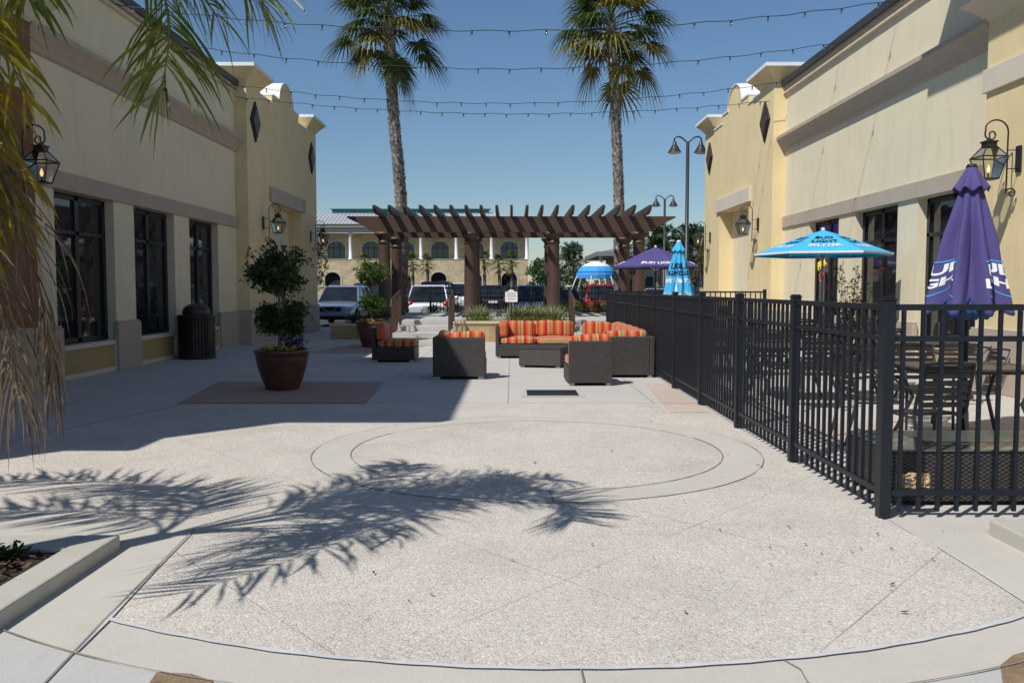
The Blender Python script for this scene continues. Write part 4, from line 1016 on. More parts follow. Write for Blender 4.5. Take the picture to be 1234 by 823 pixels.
# rose bush in pot
root = empty('potted_rose', (6.45, 16.6, 0), 0, 'straggly rose bush with red blooms in a pot before the right shop windows', 'potted plant')
b = MB(); b.lathe([(.001, 0), (.18, 0), (.26, .4), (.28, .42), (.24, .43), (.001, .38)], 24); b.build('pot', M_pot, root, smooth=True)
r = random.Random(77); bs = MB(); bl = MB(); bf = MB()
for k in range(16):
    a = r.uniform(0, 6.28); q = r.uniform(.05, .55); h = r.uniform(1.1, 1.95) if k < 12 else r.uniform(.8, 1.1); tip = (q*math.cos(a), q*math.sin(a), h)
    bs.tube([(0, 0, .38), (tip[0]*.4, tip[1]*.4, h*.55), tip], [.009, .006, .003], 5)
    for j in range(9): f = .4+.6*j/9; leafblob(bl, (tip[0]*f*f+r.gauss(0, .05), tip[1]*f*f+r.gauss(0, .05), .38+(h-.38)*f), (.05, .05, .05), 7, .05, r)
    leafblob(bf, tip, (.04, .04, .035), 26, .04, r)
bs.build('stems', M_petiole, root); bl.build('foliage', M_treeo, root, fixn=False); bf.build('blooms', M_flowr, root, fixn=False)
# ------------------------------------------------------------------ string lights
def string(A, B, zmid, label, n):
    A = Vector(A); B = Vector(B); mid = (A.z+B.z)/2-zmid
    root = empty('string_lights', A, 0, label, 'string lights', 'strings of bulbs hung between the two buildings')
    def P(t_): p = A.lerp(B, t_); p.z -= mid*4*t_*(1-t_)+.012*math.sin(t_*90); return p-A
    b = MB(); b.tube([P(i/90) for i in range(91)], .0075, 5); b.build('cable', M_cable, root)
    for i in range(n):
        p = P((i+.5)/n)
        if string.p is None:
            b = MB(); b.lathe([(.001, -.005), (.02, -.01), (.022, -.055), (.018, -.06)], 10); s = b.build('socket', M_cable, root)
            b = MB(); b.lathe([(.014, -.06), (.02, -.075), (.029, -.10), (.024, -.125), (.001, -.138)], 10); g = b.build('bulb', M_bulb, s, smooth=True)
            string.p = s; s.location = p
        else: s = copy_tree(string.p, root); s.location = p
        s.scale = (.8, .8, .75)
        s.rotation_euler = (rnd.gauss(0, .12), rnd.gauss(0, .12), 0)
string.p = None
string((-7.1, 15.9, 6.55), (7.0, 16.2, 6.72), 6.13, 'nearest string of bulbs, highest in the picture', 21)
string((-7.1, 18.6, 6.6), (7.0, 19.0, 6.74), 6.13, 'second nearest string of bulbs across the sky', 21)
string((-7.1, 22.3, 6.62), (7.0, 22.4, 6.72), 6.15, 'third string of bulbs, second lowest in the picture', 23)
string((-7.1, 22.75, 6.40), (6.82, 23.3, 6.42), 6.02, 'farthest string of bulbs, lowest in the picture', 25)
# ------------------------------------------------------------------ fan palms
def fanleaf(b, base, d, L, fr, r, mi, nseg=34):
    d = d.normalized(); side = d.cross(Vector((0, 0, 1)))
    side = side.normalized() if side.length > .1 else Vector((1, 0, 0)); nrm = side.cross(d).normalized()
    # curved petiole
    pts = []; 
    for i in range(6):
        t_ = i/5; pts.append(base+d*L*t_+Vector((0, 0, -.22*L*t_*t_)))
    b.tube(pts, [.028-.003*i for i in range(6)], 5, 3, cap=False)
    hub = pts[-1]; d2 = (pts[-1]-pts[-2]).normalized(); nrm = side.cross(d2).normalized(); droop = r.uniform(.6, 1.2)
    for k in range(nseg):
        ph = R(-112+224*k/(nseg-1)+r.gauss(0, 1.2)); q = fr*(.70+.30*math.cos(ph))*r.uniform(.92, 1.06)
        dir_ = (d2*math.cos(ph)+side*math.sin(ph)+nrm*(.10*(-1)**k)).normalized(); wv = dir_.cross(nrm).normalized()
        p = hub.copy(); wdt = [.012, .030, .030, .016, .003]; vs = []
        for i in range(5):
            vs += [p-wv*wdt[i]*1.25, p+wv*wdt[i]*1.25]
            st = dir_*(q/4); st.z -= droop*q*.34*(i/4)**1.6; dir_n = (dir_+Vector((0, 0, -droop*.30*(i)))).normalized() if i >= 1 else dir_
            p = p+st; dir_ = (dir_*.75+dir_n*.25).normalized()
        tipm = mi
        b.add(vs, [(2*i, 2*i+1, 2*i+3, 2*i+2) for i in range(4)], tipm)
def fanpalm(trunk, rt, crown_r, nleaf, seed, label, mix, nseg=34, boots=True, dead=6, hang=.0):
    base = Vector(trunk[0]); root = empty('fan_palm', base, 0, label, 'palm tree', None); r = random.Random(seed)
    T = [Vector(p)-base for p in trunk]
    # catmull smoothing
    P = []
    for i in range(len(T)-1):
        for k in range(8): P.append(T[i].lerp(T[i+1], k/8))
    P.append(T[-1])
    for _ in range(4): P = [P[0]]+[(P[i-1]+P[i]*2+P[i+1])/4 for i in range(1, len(P)-1)]+[P[-1]]
    n = len(P); rs = [rt*(1.05-.18*(i/n)) for i in range(n)]
    b = MB(); b.tube(P, rs, 14); tr = b.build('trunk', M_palmbark, root, smooth=True)
    if boots:
        b = MB(); H = (P[-1]-P[0]).length; rows = int(H/.085)
        for j in range(rows):
            f = j/rows; ii = min(n-2, int(f*(n-1))); p = P[ii].lerp(P[ii+1], f*(n-1)-ii); q = rs[ii]
            for k in range(9):
                a = 2*math.pi*(k+.5*(j % 2))/9+r.gauss(0, .09); o = Vector((math.cos(a), math.sin(a), 0)); sd = Vector((-math.sin(a), math.cos(a), 0))
                L = r.uniform(.07, .14)*(rt/.2)**.5; lift = r.uniform(.012, .06)*(rt/.2); wv = .052*(rt/.2)
                c = p+o*q*.97
                b.add([c-sd*wv, c+sd*wv, c+sd*wv*.5+o*lift+Vector((0, 0, L)), c-sd*wv*.5+o*lift+Vector((0, 0, L))], [(0, 1, 2, 3)])
        b.build('leaf_boots', M_boot, tr, fixn=False)
    b = MB(); top = P[-1]
    for k in range(nleaf):
        f = (k+.5)/nleaf; el = R(80-102*f-(28 if f > .92 else 0))+r.gauss(0, .13); a = k*2.39996+r.gauss(0, .15)
        d = Vector((math.cos(a)*math.cos(el), math.sin(a)*math.cos(el), math.sin(el)))
        L = crown_r*.46*r.uniform(.7, 1.2); base_ = top+Vector((0, 0, .25-.85*f))
        mi = 0 if r.random() > mix else 1
        if f > 1-dead/nleaf: mi = 1
        fanleaf(b, base_, d, L, crown_r*.42*r.uniform(.85, 1.1), r, mi, nseg)
    b.build('crown', [M_fan1, M_fan2, M_fan3, M_petiole], root, fixn=False)
    return root
fanpalm([(-4.15, 33.0, TZ), (-4.15, 33.0, 4.8), (-4.45, 33.0, 8.0), (-4.62, 33.0, 11.6)], .215, 2.85, 48, 5, 'tall fan palm with silvery trunk and green crown rising behind the left pergola columns', .12, dead=2)
fanpalm([(4.05, 33.0, TZ), (4.03, 33.0, 4.8), (3.86, 33.0, 8.0), (3.68, 33.0, 11.35)], .188, 2.95, 46, 9, 'tall fan palm with yellowed lower leaves rising behind the right pergola columns', .35, dead=7)
# ------------------------------------------------------------------ near feather palm (in the left bed)
def frond(bl, br, pts, n, ln, r, mi, droop=1.0, spread=1.0, wid=.011, t0=.12, rm=0, rw=.016):
    P = [Vector(p) for p in pts]
    def bez(t_):
        q = P[:]
        while len(q) > 1: q = [q[i].lerp(q[i+1], t_) for i in range(len(q)-1)]
        return q[0]
    N = 26; br.tube([bez(i/N) for i in range(N+1)], [rw*(1-.8*i/N) for i in range(N+1)], 6, rm)
    for k in range(n):
        t_ = t0+(1-t0)*(k+r.random())/n
        for sg in (-1, 1):
            p = bez(min(1, t_)); tg = (bez(min(1, t_+.01))-bez(max(0, t_-.01))).normalized()
            sd = tg.cross(Vector((0, 0, 1))); sd = sd.normalized() if sd.length > .2 else Vector((1, .2, 0)).normalized()
            up = sd.cross(tg)
            d = (tg*r.uniform(.45, .75)+sd*sg*spread*r.uniform(.5, 1)+up*r.uniform(-.35, .55)).normalized()
            L = ln*r.uniform(.75, 1.12)*(1-.35*max(0, t_-.75)/.25); ns = 6; vs = []; w0 = wid*r.uniform(.75, 1.2); wv = d.cross(up+Vector((r.gauss(0, .4), r.gauss(0, .4), r.gauss(0, .4)))).normalized()
            for i in range(ns+1):
                f = i/ns; ww = w0*(1-f**2.2)*(.55+.9*min(1, f*3)); vs += [p-wv*ww, p+wv*ww]
                p = p+d*(L/ns); d = (d+Vector((r.gauss(0, .05), r.gauss(0, .05), -droop*(.16+.34*f)))).normalized(); wv = (wv-d*wv.dot(d)).normalized()
            bl.add(vs, [(2*i, 2*i+1, 2*i+3, 2*i+2) for i in range(ns)], mi)
root = empty('feather_palm', (-3.75, 3.45, 0), 0, 'near feather palm at the left edge with drooping green, yellow and dead brown fronds', 'palm tree')
r = random.Random(21); c0 = Vector((-3.75, 3.45, 2.85)); o0 = Vector((-3.75, 3.45, 0))
bt = MB(); bt.tube([(0, 0, .05), (.03, 0, 1.2), (0, 0, 2.2), (0, 0, 2.9)], [.16, .12, .11, .08], 14); bt.build('trunk', M_palmbark, root, smooth=True)
def F(name, pts, n, ln, mi, mm, rmm, **k):
    bl, br = MB(), MB(); frond(bl, br, [c0-o0]+[Vector(p)-o0 for p in pts], n, ln, r, mi, **k)
    fo = br.build(name, rmm, root, fixn=False); bl.build('leaflets', mm, fo, fixn=False); return fo
# the frond whose tip hangs into the picture, upper left
F('frond', [(-3.1, 3.95, 4.15), (-2.0, 4.65, 4.0), (-1.66, 4.75, 3.2), (-1.84, 4.62, 2.52)], 115, .60, 0, M_qgreen, M_rach, droop=.7, spread=.85, wid=.0068)
F('frond', [(-3.2, 4.1, 4.0), (-2.6, 4.7, 4.0), (-1.95, 4.9, 3.5), (-1.62, 4.9, 2.98)], 85, .55, 0, M_qgreen, M_rach, droop=.8, spread=.8, wid=.0068)
F('frond', [(-2.9, 4.1, 3.9), (-1.9, 4.6, 3.75), (-1.42, 4.85, 3.25), (-1.36, 4.85, 3.02)], 85, .52, 0, M_qgreen, M_rach, droop=.8, spread=.8, wid=.0068)
# fronds above the frame that cast the shadow on the plaza
F('frond', [(-3.0, 3.7, 4.1), (-2.1, 4.1, 4.0), (-1.5, 4.1, 3.6), (-1.38, 3.62, 3.15)], 95, .62, 0, M_qgreen, M_rach, droop=.22, t0=.2, wid=.010)
F('frond', [(-3.2, 4.0, 4.0), (-2.5, 4.25, 3.9), (-2.3, 3.7, 3.1), (-2.68, 3.05, 1.95)], 95, .62, 0, M_qgreen, M_rach, droop=.25, wid=.010)
F('frond', [(-3.1, 3.7, 4.1), (-2.4, 4.0, 4.0), (-2.0, 4.3, 3.6), (-1.75, 4.5, 3.3)], 90, .6, 0, M_qgreen, M_rach, droop=.3, wid=.010)
F('frond', [(-4.2, 4.0, 3.7), (-4.9, 4.6, 3.7), (-5.4, 4.9, 3.2), (-5.7, 5.0, 2.7)], 80, .65, 0, M_qgreen, M_rach, droop=.3)
F('frond', [(-4.3, 3.6, 3.7), (-5.0, 3.8, 3.6), (-5.6, 3.9, 3.0), (-5.8, 4.0, 2.4)], 80, .65, 0, M_qgreen, M_rach, droop=.3)
F('frond', [(-4.1, 3.9, 3.6), (-4.2, 4.5, 3.5), (-4.2, 4.8, 2.9), (-4.2, 4.9, 2.2)], 80, .6, 0, M_qgreen, M_rach, droop=.3)
F('frond', [(-3.4, 4.2, 4.2), (-3.0, 4.9, 4.1), (-2.86, 5.2, 3.6), (-2.86, 5.25, 3.2)], 80, .55, 0, M_qgreen, M_rach, droop=.7, spread=.8)
# yellow and dead ones at the left edge
F('yellow_frond', [(-3.2, 3.75, 3.35), (-2.62, 3.95, 3.05), (-2.33, 4.0, 2.5), (-2.36, 4.02, 1.85)], 44, .50, 0, M_qyell, M_rach, droop=.75, spread=.9, wid=.013, t0=.45)
F('yellow_frond', [(-3.3, 3.6, 3.2), (-2.7, 3.8, 2.95), (-2.38, 3.9, 2.3), (-2.44, 3.95, 1.7)], 36, .48, 0, M_qyell, M_rach, droop=.8, spread=.8, wid=.012, t0=.45)
F('yellow_frond', [(-3.2, 3.5, 3.3), (-2.6, 3.6, 3.1), (-2.15, 3.7, 2.75), (-2.05, 3.72, 2.3)], 26, .40, 0, M_qyell, M_rach, droop=.8, spread=.7, wid=.010, t0=.55)
F('dead_frond', [(-3.2, 3.7, 2.9), (-2.45, 3.9, 2.7), (-2.12, 3.95, 2.0), (-2.10, 3.95, 1.05)], 80, .55, 0, M_qdead, M_rachd, droop=2.2, spread=.14, wid=.0032, t0=.45, rw=.02)
F('dead_frond', [(-3.2, 3.7, 2.8), (-2.65, 3.85, 2.6), (-2.28, 3.9, 1.8), (-2.22, 3.9, 1.02)], 60, .58, 0, M_qdead, M_rachd, droop=1.8, spread=.35, wid=.003, t0=.45)
F('dead_frond', [(-3.3, 3.8, 2.8), (-2.8, 3.95, 2.5), (-2.44, 4.05, 1.8), (-2.38, 4.1, 1.05)], 56, .62, 0, M_qdead, M_rachd, droop=1.8, spread=.4, wid=.003, t0=.45)
# ------------------------------------------------------------------ street lamps
def lamp(x, y, h, arm, label, sc_=1):
    root = empty('street_lamp', (x, y, 0), 0, label, 'street lamp', 'twin armed street lamps')
    b = MB(); b.tube([(0, 0, 0), (0, 0, .9), (0, 0, .95), (0, 0, h)], [.13, .11, .075, .06], 14); b.build('pole', M_lamp, root, smooth=True)
    for s in (-1, 1):
        b = MB(); b.tube([(0, 0, h-.02)]+[(s*arm*t_, 0, h+.0+.16*math.sin(t_*math.pi*.9-.45)+.02) for t_ in [i/8 for i in range(9)]]+[(s*(arm+.02), 0, h-.0)], .028, 7); a_ = b.build('arm', M_lamp, root, smooth=True)
        b = MB(); b.lathe([(.03, h+.02), (.07, h-.02), (.075, h-.10), (.10, h-.13), (.14, h-.2), (.22, h-.34), (.255, h-.38), (.24, h-.38)], 20, (s*arm, 0)); hd = b.build('lamp_shade', M_lamp, root, smooth=True)
        b = MB(); b.lathe([(.235, h-.375), (.18, h-.42), (.001, h-.44)], 16, (s*arm, 0)); b.build('lens', M_sign, hd, smooth=True)
lamp(6.30, 31.6, 6.72, .47, 'tall black twin street lamp beside the far end of the right building')
lamp(8.35, 48, 6.35, .47, 'smaller, more distant black twin street lamp above the right pergola end')
# ------------------------------------------------------------------ cars
def car(x, y, heading, L, W, H, paint, label, suv=True, parts=True):
    """heading: direction of the car's front (radians from +x)"""
    root = empty('parked_car', (x, y, 0), heading, label, 'car', 'cars parked behind the plaza')
    hb = .62*H if suv else .60*H; gc = .21; hl = L/2; hw = W/2
    # body lofted from stations
    st = [(-hl, .42, .66, .86), (-hl+.06, .32, .90, .94), (-hl+.5, .22, .985, .99), (-hl*.4, gc, 1.0, 1.0), (hl*.3, gc, 1.0, 1.0), (hl*.62, gc, .93, .985), (hl*.86, .24, .86, .94), (hl-.06, .30, .74, .86), (hl, .40, .60, .76)]
    sec = lambda xx, zb, ft, wf: [(xx, s*hw*wf*k, zb+(hb*ft-zb)*q) for s, k, q in ((-1, .90, 0), (-1, .99, .16), (-1, 1.0, .50), (-1, .975, .80), (-1, .90, .96), (-1, .55, 1.0), (1, .55, 1.0), (1, .90, .96), (1, .975, .80), (1, 1.0, .50), (1, .99, .16), (1, .90, 0))]
    vs = []; 
    for xx, zb, ft, wf in st: vs += sec(xx, zb, ft, wf)
    n = 12; m_ = len(st)
    fs = [(i*n+k, i*n+(k+1) % n, (i+1)*n+(k+1) % n, (i+1)*n+k) for i in range(m_-1) for k in range(n)]+[tuple(reversed(range(n))), tuple((m_-1)*n+k for k in range(n))]
    b = MB(); b.add(vs, fs); body = b.build('body', paint, root, smooth=True)
    e = body.modifiers.new('sub', 'SUBSURF'); e.levels = 2; e.render_levels = 2
    # cabin
    xr, xf = (-hl+.12, hl*.36) if suv else (-hl*.62, hl*.34); xr2, xf2 = (-hl+.55, hl*.02) if suv else (-hl*.30, hl*.02)
    zb, zt = hb*.94, H-.03
    g = [(xr, -hw*.90, zb), (xf, -hw*.88, zb), (xf, hw*.88, zb), (xr, hw*.90, zb), (xr2, -hw*.72, zt), (xf2, -hw*.70, zt), (xf2, hw*.70, zt), (xr2, hw*.72, zt)]
    b = MB(); b.add(g, [(0, 3, 2, 1), (4, 5, 6, 7), (0, 1, 5, 4), (1, 2, 6, 5), (2, 3, 7, 6), (3, 0, 4, 7)]); b.build('windows', M_carglass, root, bevel=.03)
    b = MB(); b.add([(xr2-.06, -hw*.74, zt-.03), (xf2+.10, -hw*.72, zt-.04), (xf2+.10, hw*.72, zt-.04), (xr2-.06, hw*.74, zt-.03), (xr2+.05, -hw*.62, H), (xf2-.05, -hw*.60, H), (xf2-.05, hw*.60, H), (xr2+.05, hw*.62, H)], [(0, 3, 2, 1), (4, 5, 6, 7), (0, 1, 5, 4), (1, 2, 6, 5), (2, 3, 7, 6), (3, 0, 4, 7)])
    for s in (-1, 1):
        for (xa, xb) in ((xr, xr2), (xf, xf2)): b.tube([(xa, s*hw*.895, zb), (xb, s*hw*.715, zt)], .035, 6)
        b.tube([((xr+xf)/2, s*hw*.90, zb), ((xr2+xf2)/2, s*hw*.725, zt)], .03, 6)
        if suv: b.tube([(xr2+.1, s*hw*.6, H+.02), (xf2-.15, s*hw*.6, H+.02)], .015, 5)
    b.build('roof', paint, root, bevel=.015)
    for s in (-1, 1):
        for xx in (-hl*.60, hl*.60):
            Mx = Matrix.Translation((xx, s*(hw-.10), .345)) @ Matrix.Rotation(R(90), 4, 'X')
            b = MB(); b.lathe([(.20, -.11), (.31, -.115), (.345, -.09), (.345, .09), (.31, .115), (.20, .11)], 24, M=Mx); b.lathe([(.01, -.10), (.40, -.10), (.40, -.085), (.01, -.085)], 24, M=Matrix.Translation((xx, s*(hw-.085), .36)) @ Matrix.Rotation(R(90), 4, 'X')) if False else None
            wh = b.build('wheel', M_tyre, root, smooth=True)
            b = MB(); b.lathe([(.001, .07*-s), (.06, .10*-s), (.19, .085*-s), (.215, .10*-s)], 20, M=Mx); b.build('rim', M_rim, wh, smooth=True)
        # wheel-side: lights, mirrors
        b = MB(); b.lathe([(.001, .10), (.08, .085), (.13, .03), (.14, 0), (.001, -.02)], 14, M=Matrix.Translation((hl-.18, s*hw*.70, hb*.70)) @ Matrix.Rotation(R(90), 4, 'Y') @ Matrix.Diagonal((.6, 1.7, 1.0, 1))); b.build('headlight', M_headl, root, smooth=True)
        b = MB(); b.lathe([(.001, .10), (.09, .085), (.13, .03), (.14, 0), (.001, -.02)], 12, M=Matrix.Translation((-hl+.14, s*hw*.80, hb*.80)) @ Matrix.Rotation(R(-90), 4, 'Y') @ Matrix.Diagonal((1.2, 1.0, 1.0, 1))); b.build('tail_light', M_tail, root, smooth=True)
        b = MB(); b.lathe([(.001, -.10), (.07, -.06), (.085, 0), (.07, .06), (.001, .09)], 12, M=Matrix.Translation((xf-.10, s*(hw+.10), hb+.06)) @ Matrix.Diagonal((.7, 1.3, .9, 1))); b.build('mirror', paint, root, smooth=True)
    b = MB(); b.box(hl-.10, hl-.008, -hw*.48, hw*.48, hb*.56, hb*.76); b.box(hl-.09, hl-.012, -hw*.62, hw*.62, .30, .42); b.build('grille', M_tyre, root, bevel=.02)
    b = MB(); b.tube([(hl+.0, -.34, hb*.77), (hl+.012, -.12, hb*.60), (hl+.012, .12, hb*.60), (hl+.0, .34, hb*.77)], .017, 6); b.build('grille_trim', M_rim, root)
    b = MB(); b.box(-hl-.01, -hl+.02, -.26, .26, .62, .76); b.build('number_plate', M_plate, root)
    return root
DN = R(-90); UP = R(90)
P_silver = carpaint('silver_paint', (.27, .31, .40)); P_blue = carpaint('dark_blue_paint', (.03, .05, .10)); P_white = carpaint('white_paint', (.75, .76, .78)); P_red = carpaint('red_paint', (.45, .012, .03)); P_black = carpaint('black_paint', (.015, .015, .018)); P_grey = carpaint('blue_grey_paint', (.28, .36, .46))
car(-7.05, 36.3, DN-.03, 4.6, 1.84, 1.60, P_silver, 'blue grey crossover facing the camera just past the left building corner')
car(-7.9, 43.6, DN, 4.5, 1.78, 1.46, P_silver, 'light grey sedan parked behind the blue grey crossover', suv=False)
car(-8.4, 50.5, DN, 4.8, 1.9, 1.78, P_blue, 'dark blue sport utility car farthest back in the left row')
car(-3.5, 38.4, UP, 4.7, 1.85, 1.62, P_white, 'white car with lit red tail lamp seen through the railing between the left columns')
car(-3.9, 46.5, UP, 4.8, 1.92, 1.82, P_black, 'black sport utility car behind the white car')
car(-3.2, 54.0, UP, 4.8, 1.92, 1.80, P_white, 'white van-like car with pale roof further back between the left columns')
car(-1.1, 53.0, UP, 4.6, 1.8, 1.66, P_black, 'black car with red tail lamps seen left of the white sign')
car(.95, 42.0, UP, 4.6, 1.85, 1.62, P_grey, 'pale blue car behind the railing right of the white sign')
car(4.55, 45.0, UP, 4.8, 1.95, 1.66, P_red, 'red pickup-like car between the two right columns')
car(2.3, 40.5, UP, 4.5, 1.8, 1.42, P_black, 'low black car left of the red one, right of the third column', suv=False)
car(7.6, 46.0, UP, 4.7, 1.85, 1.50, P_white, 'white car behind the patio fence below the open purple umbrella', suv=False)
# ------------------------------------------------------------------ far stone building
def farstone():
    x0, x1, Y_ = -30.0, 1.75, 95.0
    root = empty('stone_building', ((x0+x1)/2, Y_+6, 0), 0, 'long two storey tan stone building with arched windows across the car park', 'building'); ox, oy = (x0+x1)/2, Y_+6
    cols = [1.62-3.84*k for k in range(9)]; wins = [c-1.92 for c in cols[:-1]]
    b = MB()
    def wall(za, zb, arches, yy, ww, spring, rise):
        # wall pieces around arched openings in the XZ plane
        edges = sorted(arches); prev = x0
        for c in edges+[None]:
            if c is None: b.box(prev-ox, x1-ox, yy-oy, yy-oy+.5, za, zb); break
            b.box(prev-ox, c-ww-ox, yy-oy, yy-oy+.5, za, zb)
            N = 12; pts = [(c-ww*math.cos(math.pi*i/N), spring+rise*math.sin(math.pi*i/N)) for i in range(N+1)]
            for (xa, zA), (xb, zB) in zip(pts[:-1], pts[1:]):
                b.add([(xa-ox, yy-oy, zA), (xb-ox, yy-oy, zB), (xb-ox, yy-oy, zb), (xa-ox, yy-oy, zb), (xa-ox, yy-oy+.5, zA), (xb-ox, yy-oy+.5, zB), (xb-ox, yy-oy+.5, zb), (xa-ox, yy-oy+.5, zb)], [(0, 1, 2, 3), (4, 7, 6, 5), (0, 4, 5, 1)])
            prev = c+ww
    wall(0, 4.55, wins, Y_, .85, 2.5, .7)
    b.build('wall', M_stone, root)
    b = MB(); wall(4.62, 7.55, wins, Y_+2.2, .98, 5.9, .75); 
    # opening sill parts
    for c in wins: b.box(c-.98-ox, c+.98-ox, Y_+2.2-oy, Y_+2.7-oy, 4.62, 4.75)
    b.build('upper_wall', M_stone, root)
    b = MB(); b.box(x0-ox, x1-ox, Y_-.05-oy, Y_+2.2-oy, 4.55, 4.62); b.build('balcony_slab', M_farcream, root)
    b = MB(); b.box(x0-ox, x1-ox, Y_+2.71-oy, Y_+12-oy, 0, 7.5); b.build('building_mass', M_stone, root)
    for c in wins:
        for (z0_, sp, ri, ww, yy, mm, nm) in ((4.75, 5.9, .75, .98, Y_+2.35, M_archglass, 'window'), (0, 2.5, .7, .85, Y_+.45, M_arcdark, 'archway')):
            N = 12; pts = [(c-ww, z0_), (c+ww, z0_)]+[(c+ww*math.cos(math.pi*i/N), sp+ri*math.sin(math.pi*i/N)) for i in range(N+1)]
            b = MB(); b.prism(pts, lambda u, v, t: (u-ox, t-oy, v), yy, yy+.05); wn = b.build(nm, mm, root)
            b = MB(); yf = (Y_+2.2 if nm == 'window' else Y_)-.06
            arc_ = [(c-ww-.0, z0_)]+[(c-ww*math.cos(math.pi*i/N), sp+ri*math.sin(math.pi*i/N)) for i in range(N+1)]+[(c+ww, z0_)]
            for (xa, zA), (xb, zB) in zip(arc_[:-1], arc_[1:]):
                d = Vector((xb-xa, zB-zA)); 
                if d.length < .001: continue
                nn = Vector((-d.y, d.x)).normalized()*.17
                b.prism([(xa, zA), (xb, zB), (xb+nn.x, zB+nn.y), (xa+nn.x, zA+nn.y)], lambda u, v, t: (u-ox, t-oy, v), yf, yf+.12)
            if nm == 'window':
                for k in (-.33, .33): b.box(c+k-.03-ox, c+k+.03-ox, yy-.04-oy, yy-.005-oy, z0_, sp+ri*.9, 1)
                b.box(c-ww-ox, c+ww-ox, yy-.045-oy, yy-.006-oy, sp-.04, sp+.04, 1)
            b.build('surround', [M_farcream, M_winframe], wn)
    for c in cols:
        b = MB(); b.lathe([(.24, 4.62), (.24, 4.75), (.19, 4.8), (.17, 7.2), (.24, 7.3), (.24, 7.5)], 14, (c-ox, Y_+.3-oy)); b.build('column', M_white, root, smooth=True)
    b = MB(); b.box(x0-ox, x1+.3-ox, Y_-.1-oy, Y_+.6-oy, 7.5, 8.05); b.box(x0-ox, x1+.6-ox, Y_-.45-oy, Y_+.62-oy, 8.05, 8.35); b.build('entablature', M_farcream, root)
    # metal hip roof
    b = MB(); e0, e1, zr0, zr1 = Y_-.6, Y_+9, 8.36, 10.0
    v = [(x0-ox, e0-oy, zr0), (x1+.7-ox, e0-oy, zr0), (x1+.7-ox, e1+4-oy, zr0), (x0-ox, e1+4-oy, zr0), (x0-ox, e0+5-oy, zr1), (x1-3.5-ox, e0+5-oy, zr1)]
    b.add(v, [(0, 1, 5, 4), (1, 2, 5), (2, 3, 4, 5), (3, 0, 4), (0, 3, 2, 1)])
    k = x0
    while k < x1-3.4:
        b.tube([(k-ox, e0-oy, zr0+.03), (k-ox, e0+5-oy, zr1+.03)], .035, 4); k += .42
    b.build('roof', M_roof, root)
    b = MB(); b.box(-20.3-ox, -2.6-ox, e0+4.6-oy, e0+5.6-oy, 9.85, 10.32); tl = b.build('clerestory', M_teal, root)
    b = MB(); b.box(-20.5-ox, -2.4-ox, e0+4.4-oy, e0+5.8-oy, 10.33, 10.40)
    for i in range(14): b.box(-20.2+i*1.35-ox, -20.12+i*1.35-ox, e0+4.55-oy, e0+4.6-oy, 9.9, 10.33)
    b.build('clerestory_frame', mat('teal_frame', (.06, .20, .20), .5), tl)
farstone()
# ------------------------------------------------------------------ far right: cream building with canopy
root = empty('cream_pavilion', (13, 75, 0), 0, 'low cream building with grey overhanging roof behind the right pergola columns', 'building')
b = MB(); b.box(-4.4, 12, -5, 5, 0, 3.6); b.build('wall', M_farcream, root)
b = MB(); b.box(-6.3, 12.5, -6.5, 5.6, 4.0, 4.35); b.box(-4.4, 12.3, -5.1, 5.2, 3.6, 4.0); b.add([(-6.0, -6.2, 4.36), (12.5, -6.2, 4.36), (12.5, 5.4, 4.36), (-6.0, 5.4, 4.36), (-2, 0, 5.3), (9, 0, 5.3)], [(0, 1, 5, 4), (1, 2, 5), (2, 3, 4, 5), (3, 0, 4)]); b.build('roof', M_farroof, root)
for x in (-6.0, -.9, 4.2): b = MB(); b.lathe([(.2, 0), (.2, .3), (.15, .35), (.14, 3.9), (.2, 4.0)], 12, (x, -6.1)); b.build('column', M_farcream, root, smooth=True)
for x in (-2.8, .9, 3.3, 6.2): b = MB(); b.box(x, x+1.1, -5.05, -5.01, .4, 2.4); b.build('window', M_archglass, root)
# playground dome canopy
root = empty('shade_canopy', (6.35, 66, 0), 0, 'blue and white striped domed shade canopy on curved white legs in the distance', 'canopy'); root.scale = (.86, .86, .9)
t = NT('striped_canopy'); sp = t.n('ShaderNodeSeparateXYZ'); t.l(t.co, sp.inputs[0])
t.set(Base_Color=t.ramp(t.math('DIVIDE', sp.outputs[2], 4.0), [(0, (.05, .28, .62)), (.66, (.05, .30, .66)), (.725, (.02, .13, .42)), (.76, (.05, .32, .68)), (.865, (.75, .78, .8))], 'CONSTANT'), Roughness=.8)
b = MB(); b.lathe([(1.75, 2.45)]+[(1.8*math.cos(a), 2.5+1.35*math.sin(a)) for a in [math.pi/2*i/8 for i in range(1, 9)]], 16); b.build('canopy_cloth', t.m, root)
for k in range(6):
    a = k*math.pi/3+.2; b = MB(); b.tube([(2.7*math.cos(a), 2.7*math.sin(a), 0), (2.35*math.cos(a), 2.35*math.sin(a), 1.2), (1.8*math.cos(a), 1.8*math.sin(a), 2.5), (1.0*math.cos(a), 1.0*math.sin(a), 3.62)], .06, 6); b.build('leg', M_steel, root, smooth=True)
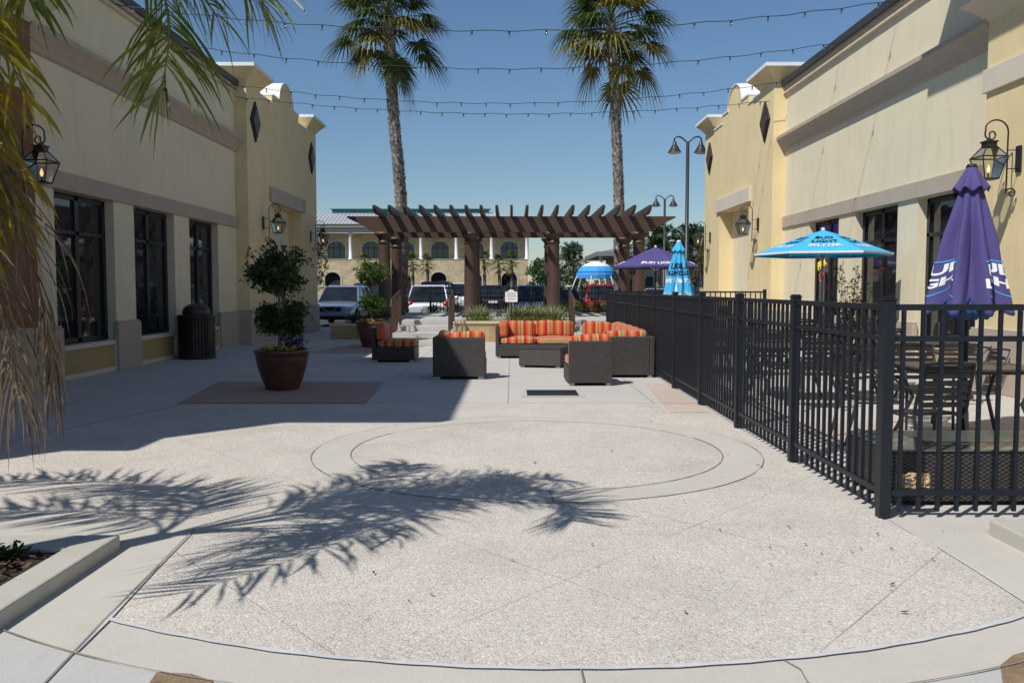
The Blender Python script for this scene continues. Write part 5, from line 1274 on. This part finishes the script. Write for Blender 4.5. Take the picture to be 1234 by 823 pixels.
# ------------------------------------------------------------------ distant trees
def tree(x, y, h, cw, m, label, seed, trunkh=.35, n=2600, size=.22, name='tree', group=None):
    root = empty(name, (x, y, 0), 0, label, 'tree', group); r = random.Random(seed)
    b = MB(); b.tube([(0, 0, 0), (.05*h/5, 0, h*trunkh), (0, .1, h*.8)], [h*.03, h*.024, h*.008], 8)
    for k in range(6):
        a = r.uniform(0, 6.28); b.tube([(0, 0, h*trunkh*r.uniform(.8, 1.3)), (math.cos(a)*cw*.35, math.sin(a)*cw*.35, h*r.uniform(.55, .8))], [h*.014, h*.004], 6)
    b.build('trunk', M_trunk, root)
    b = MB(); nc = 22
    for k in range(nc):
        a = r.uniform(0, 6.28); q = cw*.42*math.sqrt(r.random()); zz = h*(trunkh+.12+(.80-trunkh)*r.random()); q *= 1-.55*max(0, (zz/h-.6)/.4)
        s = cw*r.uniform(.12, .24); leafblob(b, (q*math.cos(a), q*math.sin(a), zz), (s, s, s*.8), n//nc, size, r, shell=.35)
    b.build('crown', m, root, fixn=False)
tree(6.2, 88, 6.0, 3.8, M_tree, 'dark evergreen tree between the third and fourth pergola columns', 1, .2, 3600)
tree(4.3, 92, 3.6, 2.6, M_tree, 'smaller dark tree just right of the third pergola column', 2, .2)
tree(2.7, 84, 4.3, 3.2, M_treeg, 'bright green tree at the right end of the stone building', 3, .2)
tree(10.4, 46, 4.4, 2.6, M_treeo, 'olive and orange toned tree behind the tall street lamp', 4, .12, 3600, .14)
tree(9.0, 66, 3.2, 2.0, M_treeo, 'small yellowish tree beside the cream building roof', 6, .2, 1600)
tree(-29, 88, 7, 5, M_tree, 'leafy tree at the left end of the stone building', 7, .3)
def cabbage(x, y, h, label, seed):
    fanpalm([(x, y, 0), (x+.1, y, h*.5), (x, y, h)], .17, 1.35, 22, seed, label, .3, nseg=14, boots=False, dead=3)
for i, (px, h) in enumerate([(440, 4.3), (497, 4.2), (515, 4.1), (583, 4.5), (601, 4.0), (616, 4.4)]):
    lab = ['in front of the stone building above the potted topiary', 'left of the two between the left and second pergola columns', 'right of the two between the left and second pergola columns', 'just right of the second pergola column', 'between the second column and the white sign', 'above and right of the white sign']
    cabbage((px-617)/1050*90, 90, h, 'small cabbage palm %s' % lab[i], 50+i)
# date palms
def datepalm(x, y, h, cr, label, seed):
    root = empty('date_palm', (x, y, 0), 0, label, 'palm tree', 'feathery date palms beyond the right columns'); r = random.Random(seed)
    b = MB(); b.tube([(0, 0, 0), (0, 0, h)], [.28, .22], 10); b.build('trunk', M_palmbark, root)
    bl, br = MB(), MB()
    for k in range(34):
        a = k*2.4; el = R(80-95*(k/34)); d = Vector((math.cos(a)*math.cos(el), math.sin(a)*math.cos(el), math.sin(el))); p = Vector((0, 0, h))
        frond(bl, br, [p, p+d*cr*.4, p+d*cr*.8+Vector((0, 0, .1)), p+d*cr*1.0+Vector((0, 0, -.5*cr*.7))], 30, .42, r, 0, droop=.15, wid=.03, t0=.1, rm=1)
    o = len(bl.f); bl.add(br.v, br.f, 1); bl.build('crown', [M_tree, M_petiole], root, fixn=False)
datepalm(10.0, 60, 4.2, 2.4, 'date palm with wide dark crown right behind the last pergola column', 61)
datepalm(12.6, 62, 4.4, 2.2, 'date palm behind the tall street lamp pole', 62)
datepalm(14.6, 63, 4.4, 2.2, 'date palm partly hidden behind the right building corner', 63)
# distant tree line
b = MB(); r = random.Random(88)
for k in range(150): leafblob(b, (-70+220*k/149+r.gauss(0, 1), 150+r.gauss(0, 4), r.uniform(.5, 2.2)), (2.4, 2.4, 1.9), 60, .8, r)
tag(b.build('treeline', M_tree, fixn=False), 'low dark line of distant trees along the horizon', 'trees', kind='stuff')
